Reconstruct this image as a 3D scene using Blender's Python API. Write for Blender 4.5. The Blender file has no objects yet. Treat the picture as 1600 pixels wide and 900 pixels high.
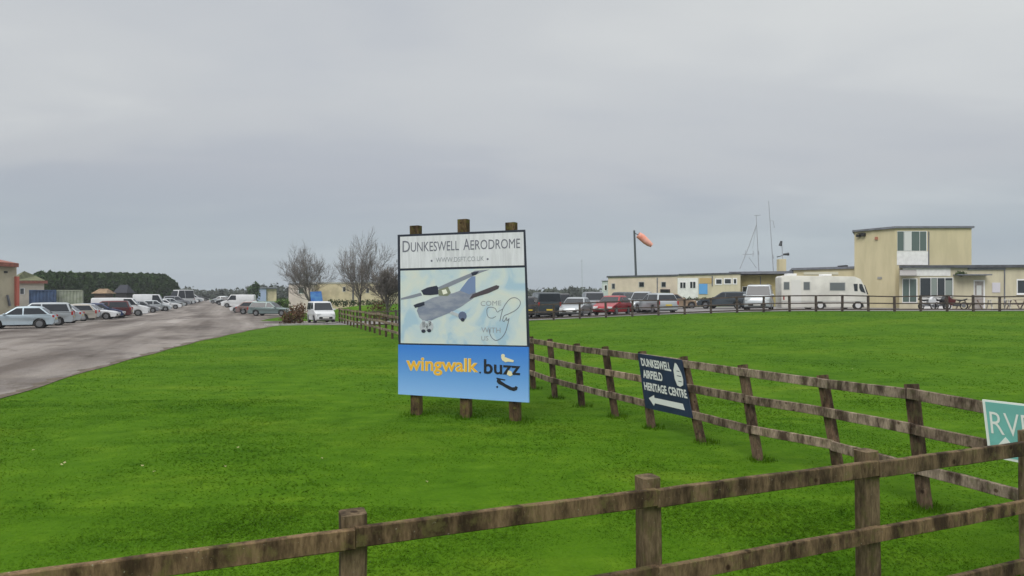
import bpy, bmesh, math, random
import numpy as np
from mathutils import Vector, Matrix
random.seed(11)
rng = np.random.default_rng(5)
SC = bpy.context.scene
COL = SC.collection
R = math.radians

# ------------------------------------------------------------------ camera
F, HZ, CH = 1043.0, 462.0, 2.2          # focal length in photo pixels, horizon row, eye height
cd = bpy.data.cameras.new('camera'); cam = bpy.data.objects.new('camera', cd); COL.objects.link(cam)
cam.location = (0, 0, CH); cam.rotation_euler = (R(90), 0, 0)
cd.sensor_width = 36; cd.lens = 36 * F / 1600; cd.shift_y = 12 / 1600
cd.clip_start = .1; cd.clip_end = 12000
SC.camera = cam

# ------------------------------------------------------------------ world: overcast sky
W = bpy.data.worlds.new('World'); SC.world = W; W.use_nodes = True
nt = W.node_tree; nt.nodes.clear()
def N(t, k, **kw):
    n = t.nodes.new(k)
    for a, b in kw.items(): setattr(n, a, b)
    return n
SUN_EL, SUN_AZ = 46, 205                # degrees; azimuth clockwise from +Y (behind and left of the camera)
out = N(nt, 'ShaderNodeOutputWorld'); bg = N(nt, 'ShaderNodeBackground')
sky = N(nt, 'ShaderNodeTexSky', sky_type='NISHITA', sun_disc=False)
sky.sun_elevation = R(SUN_EL); sky.sun_rotation = R(SUN_AZ)
tc = N(nt, 'ShaderNodeTexCoord'); sep = N(nt, 'ShaderNodeSeparateXYZ')
nt.links.new(tc.outputs['Generated'], sep.inputs[0])
def M(op, a, b=None, c=None, t=nt, clamp=False):
    n = N(t, 'ShaderNodeMath', operation=op); n.use_clamp = clamp
    for i, v in enumerate((a, b, c)):
        if v is None: continue
        if isinstance(v, (int, float)): n.inputs[i].default_value = v
        else: t.links.new(v, n.inputs[i])
    return n.outputs[0]
def RAMP(t, fac, stops, interp='EASE'):
    n = N(t, 'ShaderNodeValToRGB'); cr = n.color_ramp; cr.interpolation = interp
    while len(cr.elements) < len(stops): cr.elements.new(.5)
    for e, (p, c) in zip(cr.elements, stops):
        e.position = p; e.color = (*c, 1) if len(c) == 3 else c
    t.links.new(fac, n.inputs[0]); return n.outputs[0]
def MIX(t, fac, a, b, mode='MIX'):
    n = N(t, 'ShaderNodeMix', data_type='RGBA', blend_type=mode)
    for i, v in ((0, fac), (6, a), (7, b)):
        if isinstance(v, (int, float)): n.inputs[i].default_value = v
        elif isinstance(v, tuple): n.inputs[i].default_value = (*v, 1)
        else: t.links.new(v, n.inputs[i])
    return n.outputs[2]
zc = M('MAXIMUM', sep.outputs[2], 0.0)
den = M('ADD', zc, .16)
cmb = N(nt, 'ShaderNodeCombineXYZ')
nt.links.new(M('DIVIDE', sep.outputs[0], den), cmb.inputs[0])
nt.links.new(M('DIVIDE', sep.outputs[1], den), cmb.inputs[1])
def WN(scale, detail, off, rough=.5, dist=0.0):
    mp = N(nt, 'ShaderNodeMapping'); mp.inputs['Location'].default_value = off; mp.inputs['Rotation'].default_value = (0, 0, R(-14)); mp.inputs['Scale'].default_value = (.55, 1.0, 1)
    nt.links.new(cmb.outputs[0], mp.inputs[0])
    n = N(nt, 'ShaderNodeTexNoise'); n.inputs['Scale'].default_value = scale; n.inputs['Detail'].default_value = detail
    n.inputs['Roughness'].default_value = rough; n.inputs['Distortion'].default_value = dist
    nt.links.new(mp.outputs[0], n.inputs['Vector']); return n.outputs['Fac']
cl = M('ADD', M('MULTIPLY', WN(.75, 3, (3.1, 1.7, 0), .45, .4), .75), M('MULTIPLY', WN(2.4, 4, (7, 2, 3), .5, .3), .25))
# grey vault: a bluer, slightly darker band low down, paler overhead
base = RAMP(nt, zc, [(0, (.38, .435, .49)), (.08, (.395, .445, .49)), (.17, (.49, .51, .54)), (.30, (.56, .58, .60)), (.42, (.56, .58, .60)), (.60, (1.02, 1.04, 1.06)), (.9, (1.3, 1.32, 1.34))], 'LINEAR')
tone = RAMP(nt, cl, [(.34, (.87, .885, .92)), (.5, (.99, .99, .985)), (.63, (1.14, 1.13, 1.09))])
amt = M('MULTIPLY', zc, 7.0, clamp=True)
tone2 = MIX(nt, M('ADD', M('MULTIPLY', amt, .75), .22), (1, 1, 1), tone)
cloud = MIX(nt, 1.0, base, tone2, 'MULTIPLY')
skyc = MIX(nt, 1.0, sky.outputs[0], (.10, .10, .10), 'MULTIPLY')
fin = MIX(nt, .94, skyc, cloud)
tenx = MIX(nt, 1.0, fin, (8.9, 8.9, 8.9), 'MULTIPLY')
nt.links.new(tenx, bg.inputs[0]); bg.inputs[1].default_value = .10
nt.links.new(bg.outputs[0], out.inputs[0])

sl = bpy.data.lights.new('sun', 'SUN'); sl.energy = 1.5; sl.angle = R(36); sl.color = (1, .965, .92)
so = bpy.data.objects.new('sun', sl); COL.objects.link(so); so.location = (-20, -30, 40)
sdir = Vector((math.sin(R(SUN_AZ)) * math.cos(R(SUN_EL)), math.cos(R(SUN_AZ)) * math.cos(R(SUN_EL)), math.sin(R(SUN_EL))))
so.rotation_euler = sdir.to_track_quat('Z', 'Y').to_euler()
vs = SC.view_settings; vs.view_transform = 'Standard'; vs.look = 'None'; vs.exposure = .27; vs.gamma = 1; vs.use_curve_mapping = False
SC.cycles.max_bounces = 6

# ------------------------------------------------------------------ helpers
def S(t): t = np.clip(t, 0, 1); return t * t * (3 - 2 * t)
def zg(x, y):
    """height of the ground"""
    a = 1.1 * S((y - 16) / 32) * S((x + 14) / 36)
    b = 1.15 * S((y - 57) / 18) * S((x + 24) / 8)
    c = .8 * S((y - 70) / 90)
    bump = .018 * (np.sin(x * 1.3 + y * .7) + np.sin(y * 1.1 - x * .5 + 2)) * S((40 - y) / 20) * S((x + 9.5) / 4)
    return np.maximum(np.maximum(a, b), c) + bump
def Z(x, y): return float(zg(np.float64(x), np.float64(y)))
def at(u, v, d): return Vector(((u - 800) / F * d, d, CH - (v - HZ) / F * d))
def gx(u, d): return (u - 800) / F * d

def tag(o, label=None, cat=None, group=None, kind=None):
    if label: o['label'] = label
    if cat: o['category'] = cat
    if group: o['group'] = group
    if kind: o['kind'] = kind
    return o
def empty(name, loc, rz=0):
    o = bpy.data.objects.new(name, None); COL.objects.link(o); o.location = loc; o.rotation_euler = (0, 0, rz)
    o.empty_display_size = .2; return o
def link(name, me, parent=None):
    o = bpy.data.objects.new(name, me); COL.objects.link(o)
    if parent is not None: o.parent = parent
    return o
def copy_tree(o, parent=None):
    c = o.copy(); COL.objects.link(c)
    if parent is not None: c.parent = parent
    for ch in list(o.children): copy_tree(ch, c)
    return c

class MB:
    """collects shapes and links them as one mesh object"""
    def __init__(s): s.v = []; s.f = []
    def add(s, vs_, fs):
        o = len(s.v); s.v += [tuple(p) for p in vs_]; s.f += [tuple(i + o for i in f) for f in fs]; return s
    def box(s, c, size, rz=0, M4=None):
        x, y, z = size[0] / 2, size[1] / 2, size[2] / 2
        vs_ = [Vector(p) for p in ((-x, -y, -z), (x, -y, -z), (x, y, -z), (-x, y, -z), (-x, -y, z), (x, -y, z), (x, y, z), (-x, y, z))]
        rot = M4 if M4 is not None else Matrix.Rotation(rz, 3, 'Z')
        vs_ = [rot @ p + Vector(c) for p in vs_]
        return s.add(vs_, [(0, 3, 2, 1), (4, 5, 6, 7), (0, 1, 5, 4), (1, 2, 6, 5), (2, 3, 7, 6), (3, 0, 4, 7)])
    def prism(s, pts, off):
        """closed 3-D polygon pts extruded by vector off"""
        n = len(pts); off = Vector(off); a = [Vector(p) for p in pts]; b = [p + off for p in a]
        return s.add(a + b, [tuple(range(n))[::-1], tuple(range(n, 2 * n))] + [(i, (i + 1) % n, n + (i + 1) % n, n + i) for i in range(n)])
    def tube(s, pts, rad, n=8, caps=True):
        pts = [Vector(p) for p in pts]
        if not hasattr(rad, '__len__'): rad = [rad] * len(pts)
        vs_ = []; up = Vector((0, 0, 1))
        for i, p in enumerate(pts):
            t = (pts[min(i + 1, len(pts) - 1)] - pts[max(i - 1, 0)]).normalized()
            a = t.cross(up if abs(t.z) < .9 else Vector((1, 0, 0))).normalized(); b = t.cross(a)
            for k in range(n):
                q = 2 * math.pi * k / n; vs_.append(p + (a * math.cos(q) + b * math.sin(q)) * rad[i])
        fs = []
        for i in range(len(pts) - 1):
            for k in range(n):
                a0 = i * n + k; a1 = i * n + (k + 1) % n; fs.append((a0, a1, a1 + n, a0 + n))
        if caps: fs += [tuple(range(n))[::-1], tuple(range((len(pts) - 1) * n, len(pts) * n))]
        return s.add(vs_, fs)
    def cyl(s, c, r, h, axis='Z', n=20):
        d = {'X': Vector((1, 0, 0)), 'Y': Vector((0, 1, 0)), 'Z': Vector((0, 0, 1))}[axis] * h / 2; c = Vector(c)
        return s.tube([c - d, c + d], r, n)
    def timber(s, a, b, w, h, seg=6, jit=.004, side=None):
        """rough sawn timber from a to b; w across (horizontal), h the other way"""
        a, b = Vector(a), Vector(b); t = (b - a).normalized()
        if side is None: side = Vector((0, 0, 1)) if abs(t.z) < .7 else Vector((0, 1, 0))
        sx = t.cross(side).normalized(); sy = sx.cross(t).normalized()
        c = min(w, h) * .12; prof = [(-w / 2 + c, -h / 2), (w / 2 - c, -h / 2), (w / 2, -h / 2 + c), (w / 2, h / 2 - c), (w / 2 - c, h / 2), (-w / 2 + c, h / 2), (-w / 2, h / 2 - c), (-w / 2, -h / 2 + c)]
        vs_ = []
        for i in range(seg + 1):
            p = a.lerp(b, i / seg) + sx * random.uniform(-jit, jit) + sy * random.uniform(-jit, jit)
            k = 1 + random.uniform(-jit, jit) * 5
            for (x, y) in prof: vs_.append(p + sx * (x * k + random.uniform(-jit, jit) * .5) + sy * (y * k + random.uniform(-jit, jit) * .5))
        fs = []
        for i in range(seg):
            for k in range(8): a0 = i * 8 + k; a1 = i * 8 + (k + 1) % 8; fs.append((a0, a1, a1 + 8, a0 + 8))
        fs += [tuple(range(8))[::-1], tuple(range(seg * 8, seg * 8 + 8))]
        return s.add(vs_, fs)
    def build(s, name, mat, parent=None, smooth=None, bevel=0, world=False):
        me = bpy.data.meshes.new(name); me.from_pydata(s.v, [], s.f)
        bm = bmesh.new(); bm.from_mesh(me); bmesh.ops.recalc_face_normals(bm, faces=bm.faces)
        if bevel:
            es = [e for e in bm.edges if len(e.link_faces) == 2 and e.calc_face_angle(0) > R(25)]
            bmesh.ops.bevel(bm, geom=es, offset=bevel, segments=2, affect='EDGES', profile=.6, clamp_overlap=True)
        bm.to_mesh(me); bm.free()
        if smooth is not None:
            me.polygons.foreach_set('use_smooth', [True] * len(me.polygons)); me.set_sharp_from_angle(angle=R(smooth))
        me.materials.append(mat)
        if world and parent is not None:        # vertices were given in world space: bring them into the parent's
            bpy.context.view_layer.update(); me.transform(parent.matrix_world.inverted())
        return link(name, me, parent)

# ------------------------------------------------------------------ materials
MATS = {}
def PM(name, col, rough=.7, metal=0, coat=0, noise=None, bump=0, bscale=40, spec=.5, emit=None):
    """principled material; noise = (scale, amount) mottles value, or (scale, colour2[, stretch])"""
    if name in MATS: return MATS[name]
    m = bpy.data.materials.new(name); m.use_nodes = True; t = m.node_tree; b = t.nodes['Principled BSDF']
    b.inputs['Roughness'].default_value = rough; b.inputs['Metallic'].default_value = metal
    b.inputs['Coat Weight'].default_value = coat; b.inputs['Specular IOR Level'].default_value = spec
    b.inputs['Base Color'].default_value = (*col, 1)
    co = N(t, 'ShaderNodeTexCoord').outputs['Object']
    if noise:
        sc_, second = noise[0], noise[1]
        if len(noise) > 2:
            mp = N(t, 'ShaderNodeMapping'); mp.inputs['Scale'].default_value = noise[2]; t.links.new(co, mp.inputs[0]); src = mp.outputs[0]
        else: src = co
        n = N(t, 'ShaderNodeTexNoise'); n.inputs['Scale'].default_value = sc_; n.inputs['Detail'].default_value = 6; n.inputs['Roughness'].default_value = .6
        t.links.new(src, n.inputs['Vector'])
        c2 = second if isinstance(second, tuple) else tuple(c * (1 - second) for c in col)
        c1 = col if isinstance(second, tuple) else tuple(min(1, c * (1 + second * .5)) for c in col)
        t.links.new(RAMP(t, n.outputs['Fac'], [(.36, c2), (.62, c1)]), b.inputs['Base Color'])
    if bump:
        n2 = N(t, 'ShaderNodeTexNoise'); n2.inputs['Scale'].default_value = bscale; n2.inputs['Detail'].default_value = 5
        t.links.new(co, n2.inputs['Vector']); bp = N(t, 'ShaderNodeBump'); bp.inputs['Strength'].default_value = bump; bp.inputs['Distance'].default_value = .01
        t.links.new(n2.outputs['Fac'], bp.inputs['Height']); t.links.new(bp.outputs[0], b.inputs['Normal'])
    MATS[name] = m; return m

def grass_mat(blades=False):
    m = bpy.data.materials.new('grass'); m.use_nodes = True; t = m.node_tree; b = t.nodes['Principled BSDF']
    geo = N(t, 'ShaderNodeNewGeometry').outputs['Position']
    def nz(scale, det, st=(1, 1, 1), off=(0, 0, 0)):
        mp = N(t, 'ShaderNodeMapping'); mp.inputs['Scale'].default_value = st; mp.inputs['Location'].default_value = off; t.links.new(geo, mp.inputs[0])
        n = N(t, 'ShaderNodeTexNoise'); n.inputs['Scale'].default_value = scale; n.inputs['Detail'].default_value = det; n.inputs['Roughness'].default_value = .62
        t.links.new(mp.outputs[0], n.inputs['Vector']); return n.outputs['Fac']
    big = RAMP(t, nz(.16, 4, (1, 2.2, 1)), [(.32, (.046, .116, .0048)), (.5, (.061, .140, .006)), (.68, (.086, .160, .009))])
    mid = RAMP(t, nz(1.6, 6, (1, 1.5, 1), (4, 9, 0)), [(.30, (.70, .78, .66)), (.5, (1, 1, 1)), (.7, (1.34, 1.20, 1.35))])
    fine = RAMP(t, nz(26, 5), [(.3, (.84, .87, .82)), (.5, (1, 1, 1)), (.72, (1.18, 1.13, 1.2))])
    c = MIX(t, 1.0, MIX(t, 1.0, big, mid, 'MULTIPLY'), fine, 'MULTIPLY')
    t.links.new(c, b.inputs['Base Color']); b.inputs['Roughness'].default_value = .9; b.inputs['Specular IOR Level'].default_value = .03
    bp = N(t, 'ShaderNodeBump'); bp.inputs['Strength'].default_value = .5; bp.inputs['Distance'].default_value = .03
    t.links.new(nz(9, 8), bp.inputs['Height']); t.links.new(bp.outputs[0], b.inputs['Normal'])
    if blades:      # thin blades let light through
        tr = N(t, 'ShaderNodeBsdfTranslucent'); t.links.new(c, tr.inputs[0]); ms = N(t, 'ShaderNodeMixShader'); ms.inputs[0].default_value = .35
        o = [n for n in t.nodes if n.type == 'OUTPUT_MATERIAL'][0]; t.links.new(b.outputs[0], ms.inputs[1]); t.links.new(tr.outputs[0], ms.inputs[2]); t.links.new(ms.outputs[0], o.inputs[0])
    return m
GRASS = grass_mat(); BLADES = grass_mat(True)

def tarmac_mat():
    m = bpy.data.materials.new('worn_tarmac'); m.use_nodes = True; t = m.node_tree; b = t.nodes['Principled BSDF']
    geo = N(t, 'ShaderNodeNewGeometry').outputs['Position']
    def nz(scale, det, st=(1, 1, 1), rot=0, off=(0, 0, 0)):
        m0 = N(t, 'ShaderNodeMapping', vector_type='POINT'); m0.inputs['Rotation'].default_value = (0, 0, rot); m0.inputs['Location'].default_value = off; t.links.new(geo, m0.inputs[0])
        mp = N(t, 'ShaderNodeMapping'); mp.inputs['Scale'].default_value = st; t.links.new(m0.outputs[0], mp.inputs[0])
        n = N(t, 'ShaderNodeTexNoise'); n.inputs['Scale'].default_value = scale; n.inputs['Detail'].default_value = det; n.inputs['Roughness'].default_value = .6
        t.links.new(mp.outputs[0], n.inputs['Vector']); return n.outputs['Fac']
    tr = nz(.42, 3, (1, .06, 1), R(-22))            # long wheel tracks running with the drive
    c = RAMP(t, tr, [(.34, (.115, .098, .088)), (.47, (.175, .155, .141)), (.56, (.215, .193, .176)), (.68, (.285, .26, .24))])
    pt = RAMP(t, nz(.22, 7, (1, .5, 1), R(-22), (3, 0, 0)), [(.38, (.62, .60, .60)), (.5, (1, 1, 1)), (.66, (1.2, 1.2, 1.22))])
    gr = RAMP(t, nz(22, 6), [(.3, (.8, .8, .8)), (.7, (1.2, 1.2, 1.2))])
    c = MIX(t, 1.0, MIX(t, 1.0, c, pt, 'MULTIPLY'), gr, 'MULTIPLY')
    c = MIX(t, 1.0, c, RAMP(t, nz(.9, 8, (1, .7, 1), R(-22), (1, 6, 0)), [(.36, (.74, .72, .69)), (.44, (1, 1, 1)), (.6, (1, .99, .97)), (.68, (1.10, 1.08, 1.05))]), 'MULTIPLY')
    t.links.new(c, b.inputs['Base Color'])
    t.links.new(RAMP(t, nz(.3, 5, (1, .4, 1), R(-22), (9, 4, 0)), [(.4, (.95, .95, .95)), (.62, (.7, .7, .7))]), b.inputs['Roughness']); b.inputs['Specular IOR Level'].default_value = .12
    bp = N(t, 'ShaderNodeBump'); bp.inputs['Strength'].default_value = .35; bp.inputs['Distance'].default_value = .01
    t.links.new(nz(30, 6), bp.inputs['Height']); t.links.new(bp.outputs[0], b.inputs['Normal'])
    return m
TARMAC = tarmac_mat()

def wood_mat(name, dark, light, moss, mossamt=.5, st=.35):
    m = bpy.data.materials.new(name); m.use_nodes = True; t = m.node_tree; b = t.nodes['Principled BSDF']
    geo = N(t, 'ShaderNodeNewGeometry').outputs['Position']
    def nz(scale, det, st, off=(0, 0, 0)):
        mp = N(t, 'ShaderNodeMapping'); mp.inputs['Scale'].default_value = st; mp.inputs['Location'].default_value = off; t.links.new(geo, mp.inputs[0])
        n = N(t, 'ShaderNodeTexNoise'); n.inputs['Scale'].default_value = scale; n.inputs['Detail'].default_value = det; n.inputs['Roughness'].default_value = .65
        t.links.new(mp.outputs[0], n.inputs['Vector']); return n.outputs['Fac']
    a = RAMP(t, nz(7, 6, (1, 1, st)), [(.36, dark), (.62, light)])
    g = RAMP(t, nz(60, 4, (1, 1, .25)), [(.3, (.7, .68, .66)), (.7, (1.25, 1.25, 1.25))])
    c = MIX(t, 1.0, a, g, 'MULTIPLY')
    mo = RAMP(t, nz(11, 6, (1, 1, 1), (5, 1, 2)), [(.5, (0, 0, 0)), (.66, (1, 1, 1))])
    c = MIX(t, M('MULTIPLY', mo, mossamt, t=t), c, moss)
    li = RAMP(t, nz(46, 3, (1, 1, 1), (1, 8, 2)), [(.66, (0, 0, 0)), (.74, (1, 1, 1))])
    c = MIX(t, M('MULTIPLY', li, .45, t=t), c, (.36, .37, .30))
    oi = N(t, 'ShaderNodeObjectInfo'); c = MIX(t, 1.0, c, RAMP(t, oi.outputs['Random'], [(0, (.72, .68, .64)), (.5, (1.0, 1.0, 1.0)), (1, (1.22, 1.16, 1.08))], 'LINEAR'), 'MULTIPLY')
    kn = N(t, 'ShaderNodeTexVoronoi'); kn.inputs['Scale'].default_value = 5.5; t.links.new(geo, kn.inputs['Vector'])
    c = MIX(t, 1.0, c, RAMP(t, kn.outputs['Distance'], [(.07, (.35, .30, .26)), (.13, (1, 1, 1))]), 'MULTIPLY')
    t.links.new(c, b.inputs['Base Color']); b.inputs['Roughness'].default_value = .9; b.inputs['Specular IOR Level'].default_value = .2
    bp = N(t, 'ShaderNodeBump'); bp.inputs['Strength'].default_value = .7; bp.inputs['Distance'].default_value = .006
    t.links.new(nz(45, 5, (1, 1, .2)), bp.inputs['Height']); t.links.new(bp.outputs[0], b.inputs['Normal'])
    return m
W_FRONT = wood_mat('mossy_brown_rail', (.034, .023, .013), (.150, .106, .062), (.115, .11, .038), .55)
W_POST = wood_mat('mossy_brown_post', (.06, .044, .026), (.21, .162, .10), (.10, .11, .028), .45, .12)
W_SIDE = wood_mat('weathered_rail', (.055, .038, .027), (.29, .232, .18), (.10, .11, .04), .3)
W_SPOST = wood_mat('weathered_post', (.035, .022, .014), (.13, .088, .058), (.08, .09, .03), .35)
W_SIGN = wood_mat('sign_post_timber', (.035, .022, .014), (.12, .085, .045), (.10, .105, .02), .8)

WHITE = PM('white_paint', (.78, .78, .77), .5, noise=(3, .08))
UPVC = PM('white_plastic_frame', (.8, .8, .8), .35)
GLASS = PM('window_glass', (.022, .028, .032), .05, spec=.8)
GLASS2 = PM('green_tinted_glass', (.10, .14, .125), .08, spec=.6)
BLIND = PM('pale_blind', (.62, .64, .62), .7)
CREAM = PM('cream_render', (.60, .53, .34), .85, noise=(.8, (.53, .47, .295), (1.6, 1.6, .35)), bump=.3)
CREAM2 = PM('pale_cream_render', (.60, .55, .40), .85, noise=(.8, (.51, .465, .34), (1.6, 1.6, .35)), bump=.3)
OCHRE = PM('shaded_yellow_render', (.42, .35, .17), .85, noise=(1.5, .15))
FASCIA = PM('dark_roof_felt', (.085, .09, .105), .8, noise=(2, .3))
FASCIA2 = PM('grey_fascia', (.16, .17, .20), .7, noise=(2, .2))
BLACK = PM('black_plastic', (.012, .012, .013), .5)
RUBBER = PM('tyre_rubber', (.014, .014, .014), .8)
ALLOY = PM('alloy_rim', (.20, .205, .215), .45, metal=.6)
STEEL = PM('galvanised_steel', (.30, .31, .33), .45, metal=.5)
CARGLASS = PM('car_glass', (.014, .018, .024), .10, spec=.45)
HEAD = PM('headlight_lens', (.62, .64, .66), .1, spec=.9)
TAIL = PM('tail_light_lens', (.36, .014, .01), .15, spec=.8)
PLATE_W = PM('white_plate', (.7, .7, .68), .4)
PLATE_Y = PM('yellow_plate', (.62, .46, .05), .4)

# ------------------------------------------------------------------ ground
def sheet(name, xs, ys, mat, lift=0.0, mask=None):
    X, Y = np.meshgrid(xs, ys); Zv = zg(X, Y) + lift
    nx, ny = len(xs), len(ys); idx = np.arange(nx * ny).reshape(ny, nx)
    q = np.stack([idx[:-1, :-1], idx[:-1, 1:], idx[1:, 1:], idx[1:, :-1]], -1).reshape(-1, 4)
    me = bpy.data.meshes.new(name); me.from_pydata(np.stack([X, Y, Zv], -1).reshape(-1, 3).tolist(), [], q.tolist())
    me.polygons.foreach_set('use_smooth', [True] * len(me.polygons)); me.materials.append(mat)
    return link(name, me)
gxs = np.concatenate([[-4000, -1500, -600, -300, -160], np.arange(-100, 101, 1.0), [160, 300, 600, 1500, 4000]])
gys = np.concatenate([[-400, -120, -50, -20], np.arange(-8, 180, 1.0), [200, 250, 320, 450, 700, 1200, 2500, 6000]])
tag(sheet('ground', gxs, gys, GRASS), 'vivid green mown grass field rising gently to the right', kind='structure')

def lofted_sheet(name, rows, mat, lift, nseg=40, label=None):
    """rows: list of (y, x_left, x_right); resampled every metre, follows the ground"""
    ys = [r[0] for r in rows]; yy = np.arange(ys[0], ys[-1] + .01, .5)
    xl = np.interp(yy, ys, [r[1] for r in rows]); xr = np.interp(yy, ys, [r[2] for r in rows])
    xr = xr + .05 * np.sin(yy * 1.3) + .03 * np.sin(yy * 4.1 + 1)          # ragged verge
    vs_, fs = [], []
    for j, y in enumerate(yy):
        for i in range(nseg + 1):
            x = xl[j] + (xr[j] - xl[j]) * i / nseg; vs_.append((x, y, Z(x, y) + lift))
    for j in range(len(yy) - 1):
        for i in range(nseg): a = j * (nseg + 1) + i; fs.append((a, a + 1, a + nseg + 2, a + nseg + 1))
    me = bpy.data.meshes.new(name); me.from_pydata(vs_, [], fs); me.polygons.foreach_set('use_smooth', [True] * len(fs)); me.materials.append(mat)
    return tag(link(name, me), label, kind='structure')
lofted_sheet('tarmac_drive', [(-6, -70, -5.5), (5, -70, -8.6), (14.3, -75, -11.0), (19.8, -80, -12.5), (31.4, -90, -15.0), (42, -95, -16.6), (49.4, -100, -17.2), (50, -100, -14),
                              (57, -105, -14), (58, -105, -22), (70, -110, -24), (100, -120, -36), (150, -140, -58), (230, -180, -92)], TARMAC, .008, 60, 'worn mauve grey tarmac drive with pale wheel tracks')
def verge():
    SOIL = PM('muddy_verge_soil', (.135, .105, .08), .95, noise=(2.5, (.07, .055, .036)), bump=.5)
    rows = [(2, -7.7), (5, -8.6), (14.3, -11.0), (19.8, -12.5), (31.4, -15.0), (42, -16.6), (49, -17.2)]
    yy = np.arange(2, 49, .25); xr = np.interp(yy, [a for a, b in rows], [b for a, b in rows]); vs_, fs = [], []
    for i, y in enumerate(yy):
        w = .16 + .12 * math.sin(y * 2.3) + .09 * math.sin(y * 6.1 + 1) + random.uniform(-.06, .06)
        for x in (xr[i] - max(.04, w), xr[i] + .10 + .05 * math.sin(y * 1.3)): vs_.append((x, y, Z(x, y) + .013))
    for i in range(len(yy) - 1): fs.append((2 * i, 2 * i + 1, 2 * i + 3, 2 * i + 2))
    me = bpy.data.meshes.new('verge'); me.from_pydata(vs_, [], fs); me.materials.append(SOIL); tag(link('verge', me), 'muddy ragged strip between tarmac and grass', kind='structure')
verge()
def cross_sheet(name, xs, y0, y1, mat, lift, label):
    vs_, fs = [], []; n = 24
    for i, x in enumerate(xs):
        for j in range(n + 1): y = y0(x) + (y1(x) - y0(x)) * j / n; vs_.append((x, y, Z(x, y) + lift))
    for i in range(len(xs) - 1):
        for j in range(n): a = i * (n + 1) + j; fs.append((a, a + n + 1, a + n + 2, a + 1))
    me = bpy.data.meshes.new(name); me.from_pydata(vs_, [], fs); me.materials.append(mat)
    return tag(link(name, me), label, kind='structure')
GRAVEL = PM('grey_car_park_surface', (.20, .19, .185), .9, noise=(.8, .25), bump=.4)
cross_sheet('car_park', [x * 1.0 for x in range(-14, 80)], lambda x: 47.4 + max(0, -x) * .16 + (0 if x > -2 else .1), lambda x: 57 + 9 * float(S((x + 2) / 8)) - max(0, x - 26) * .12 * (1 if x < 70 else 1), GRAVEL, .026, 'grey car park strip behind the field fence')

# ------------------------------------------------------------------ lawn blades (nobody could count them)
def lawn(tufts):
    V = []
    for (n, y0, y1, h, w) in ((90000, 2.2, 7, .024, .005), (80000, 6, 14, .026, .009), (60000, 13, 30, .026, .018), (45000, 28, 46, .022, .035)):
        y = np.sqrt(rng.uniform(y0 ** 2, y1 ** 2, n)); x = y * rng.uniform(-.84, .84, n)
        edge = np.interp(y, [0, 14.3, 19.8, 31.4], [-7, -11.0, -12.4, -14.9]) - .10 - .08 * np.sin(y * 7.3 + x * 3); k = x > edge
        x, y = x[k], y[k]; m = len(x); z = zg(x, y)
        a = rng.uniform(0, 2 * np.pi, m); hh = h * rng.uniform(.5, 1.25, m) * (1 + .35 * np.sin(x * 2.1 + np.sin(y * 1.7)) * np.sin(y * 1.9))
        ww = w * rng.uniform(.7, 1.3, m); la = rng.uniform(0, 2 * np.pi, m); hh = hh * .6; ll = hh * rng.uniform(1.2, 3.6, m)
        p0 = np.stack([x - np.cos(a) * ww, y - np.sin(a) * ww, z - .004], -1); p1 = np.stack([x + np.cos(a) * ww, y + np.sin(a) * ww, z - .004], -1)
        p2 = np.stack([x + np.cos(la) * ll, y + np.sin(la) * ll, z + hh], -1)
        V.append(np.stack([p0, p1, p2], 1).reshape(-1, 3))
    for (px, py, rr) in tufts:              # longer unmown grass round each post
        m = 260 if py < 9 else 130; a0 = rng.uniform(0, 2 * np.pi, m); q_ = rr * rng.uniform(.75, 2.6, m); x = px + np.cos(a0) * q_; y = py + np.sin(a0) * q_; z = zg(x, y)
        a = rng.uniform(0, 2 * np.pi, m); hh = .075 * rng.uniform(.4, 1.3, m); ww = .005 * (1 if py < 9 else 1.8); la = rng.uniform(0, 2 * np.pi, m); ll = hh * rng.uniform(.1, .7, m)
        V.append(np.stack([np.stack([x - np.cos(a) * ww, y - np.sin(a) * ww, z - .004], -1), np.stack([x + np.cos(a) * ww, y + np.sin(a) * ww, z - .004], -1), np.stack([x + np.cos(la) * ll, y + np.sin(la) * ll, z + hh], -1)], 1).reshape(-1, 3))
    V = np.concatenate(V).astype(np.float32); n = len(V) // 3
    me = bpy.data.meshes.new('lawn_grass'); me.vertices.add(len(V)); me.vertices.foreach_set('co', V.ravel())
    me.loops.add(3 * n); me.loops.foreach_set('vertex_index', np.arange(3 * n, dtype=np.int32))
    me.polygons.add(n); me.polygons.foreach_set('loop_start', np.arange(0, 3 * n, 3, dtype=np.int32)); me.polygons.foreach_set('loop_total', np.full(n, 3, dtype=np.int32))
    me.update(); me.materials.append(BLADES)
    tag(link('lawn_grass', me), 'short bright green grass blades of the mown verge', 'grass', kind='stuff')

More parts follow.
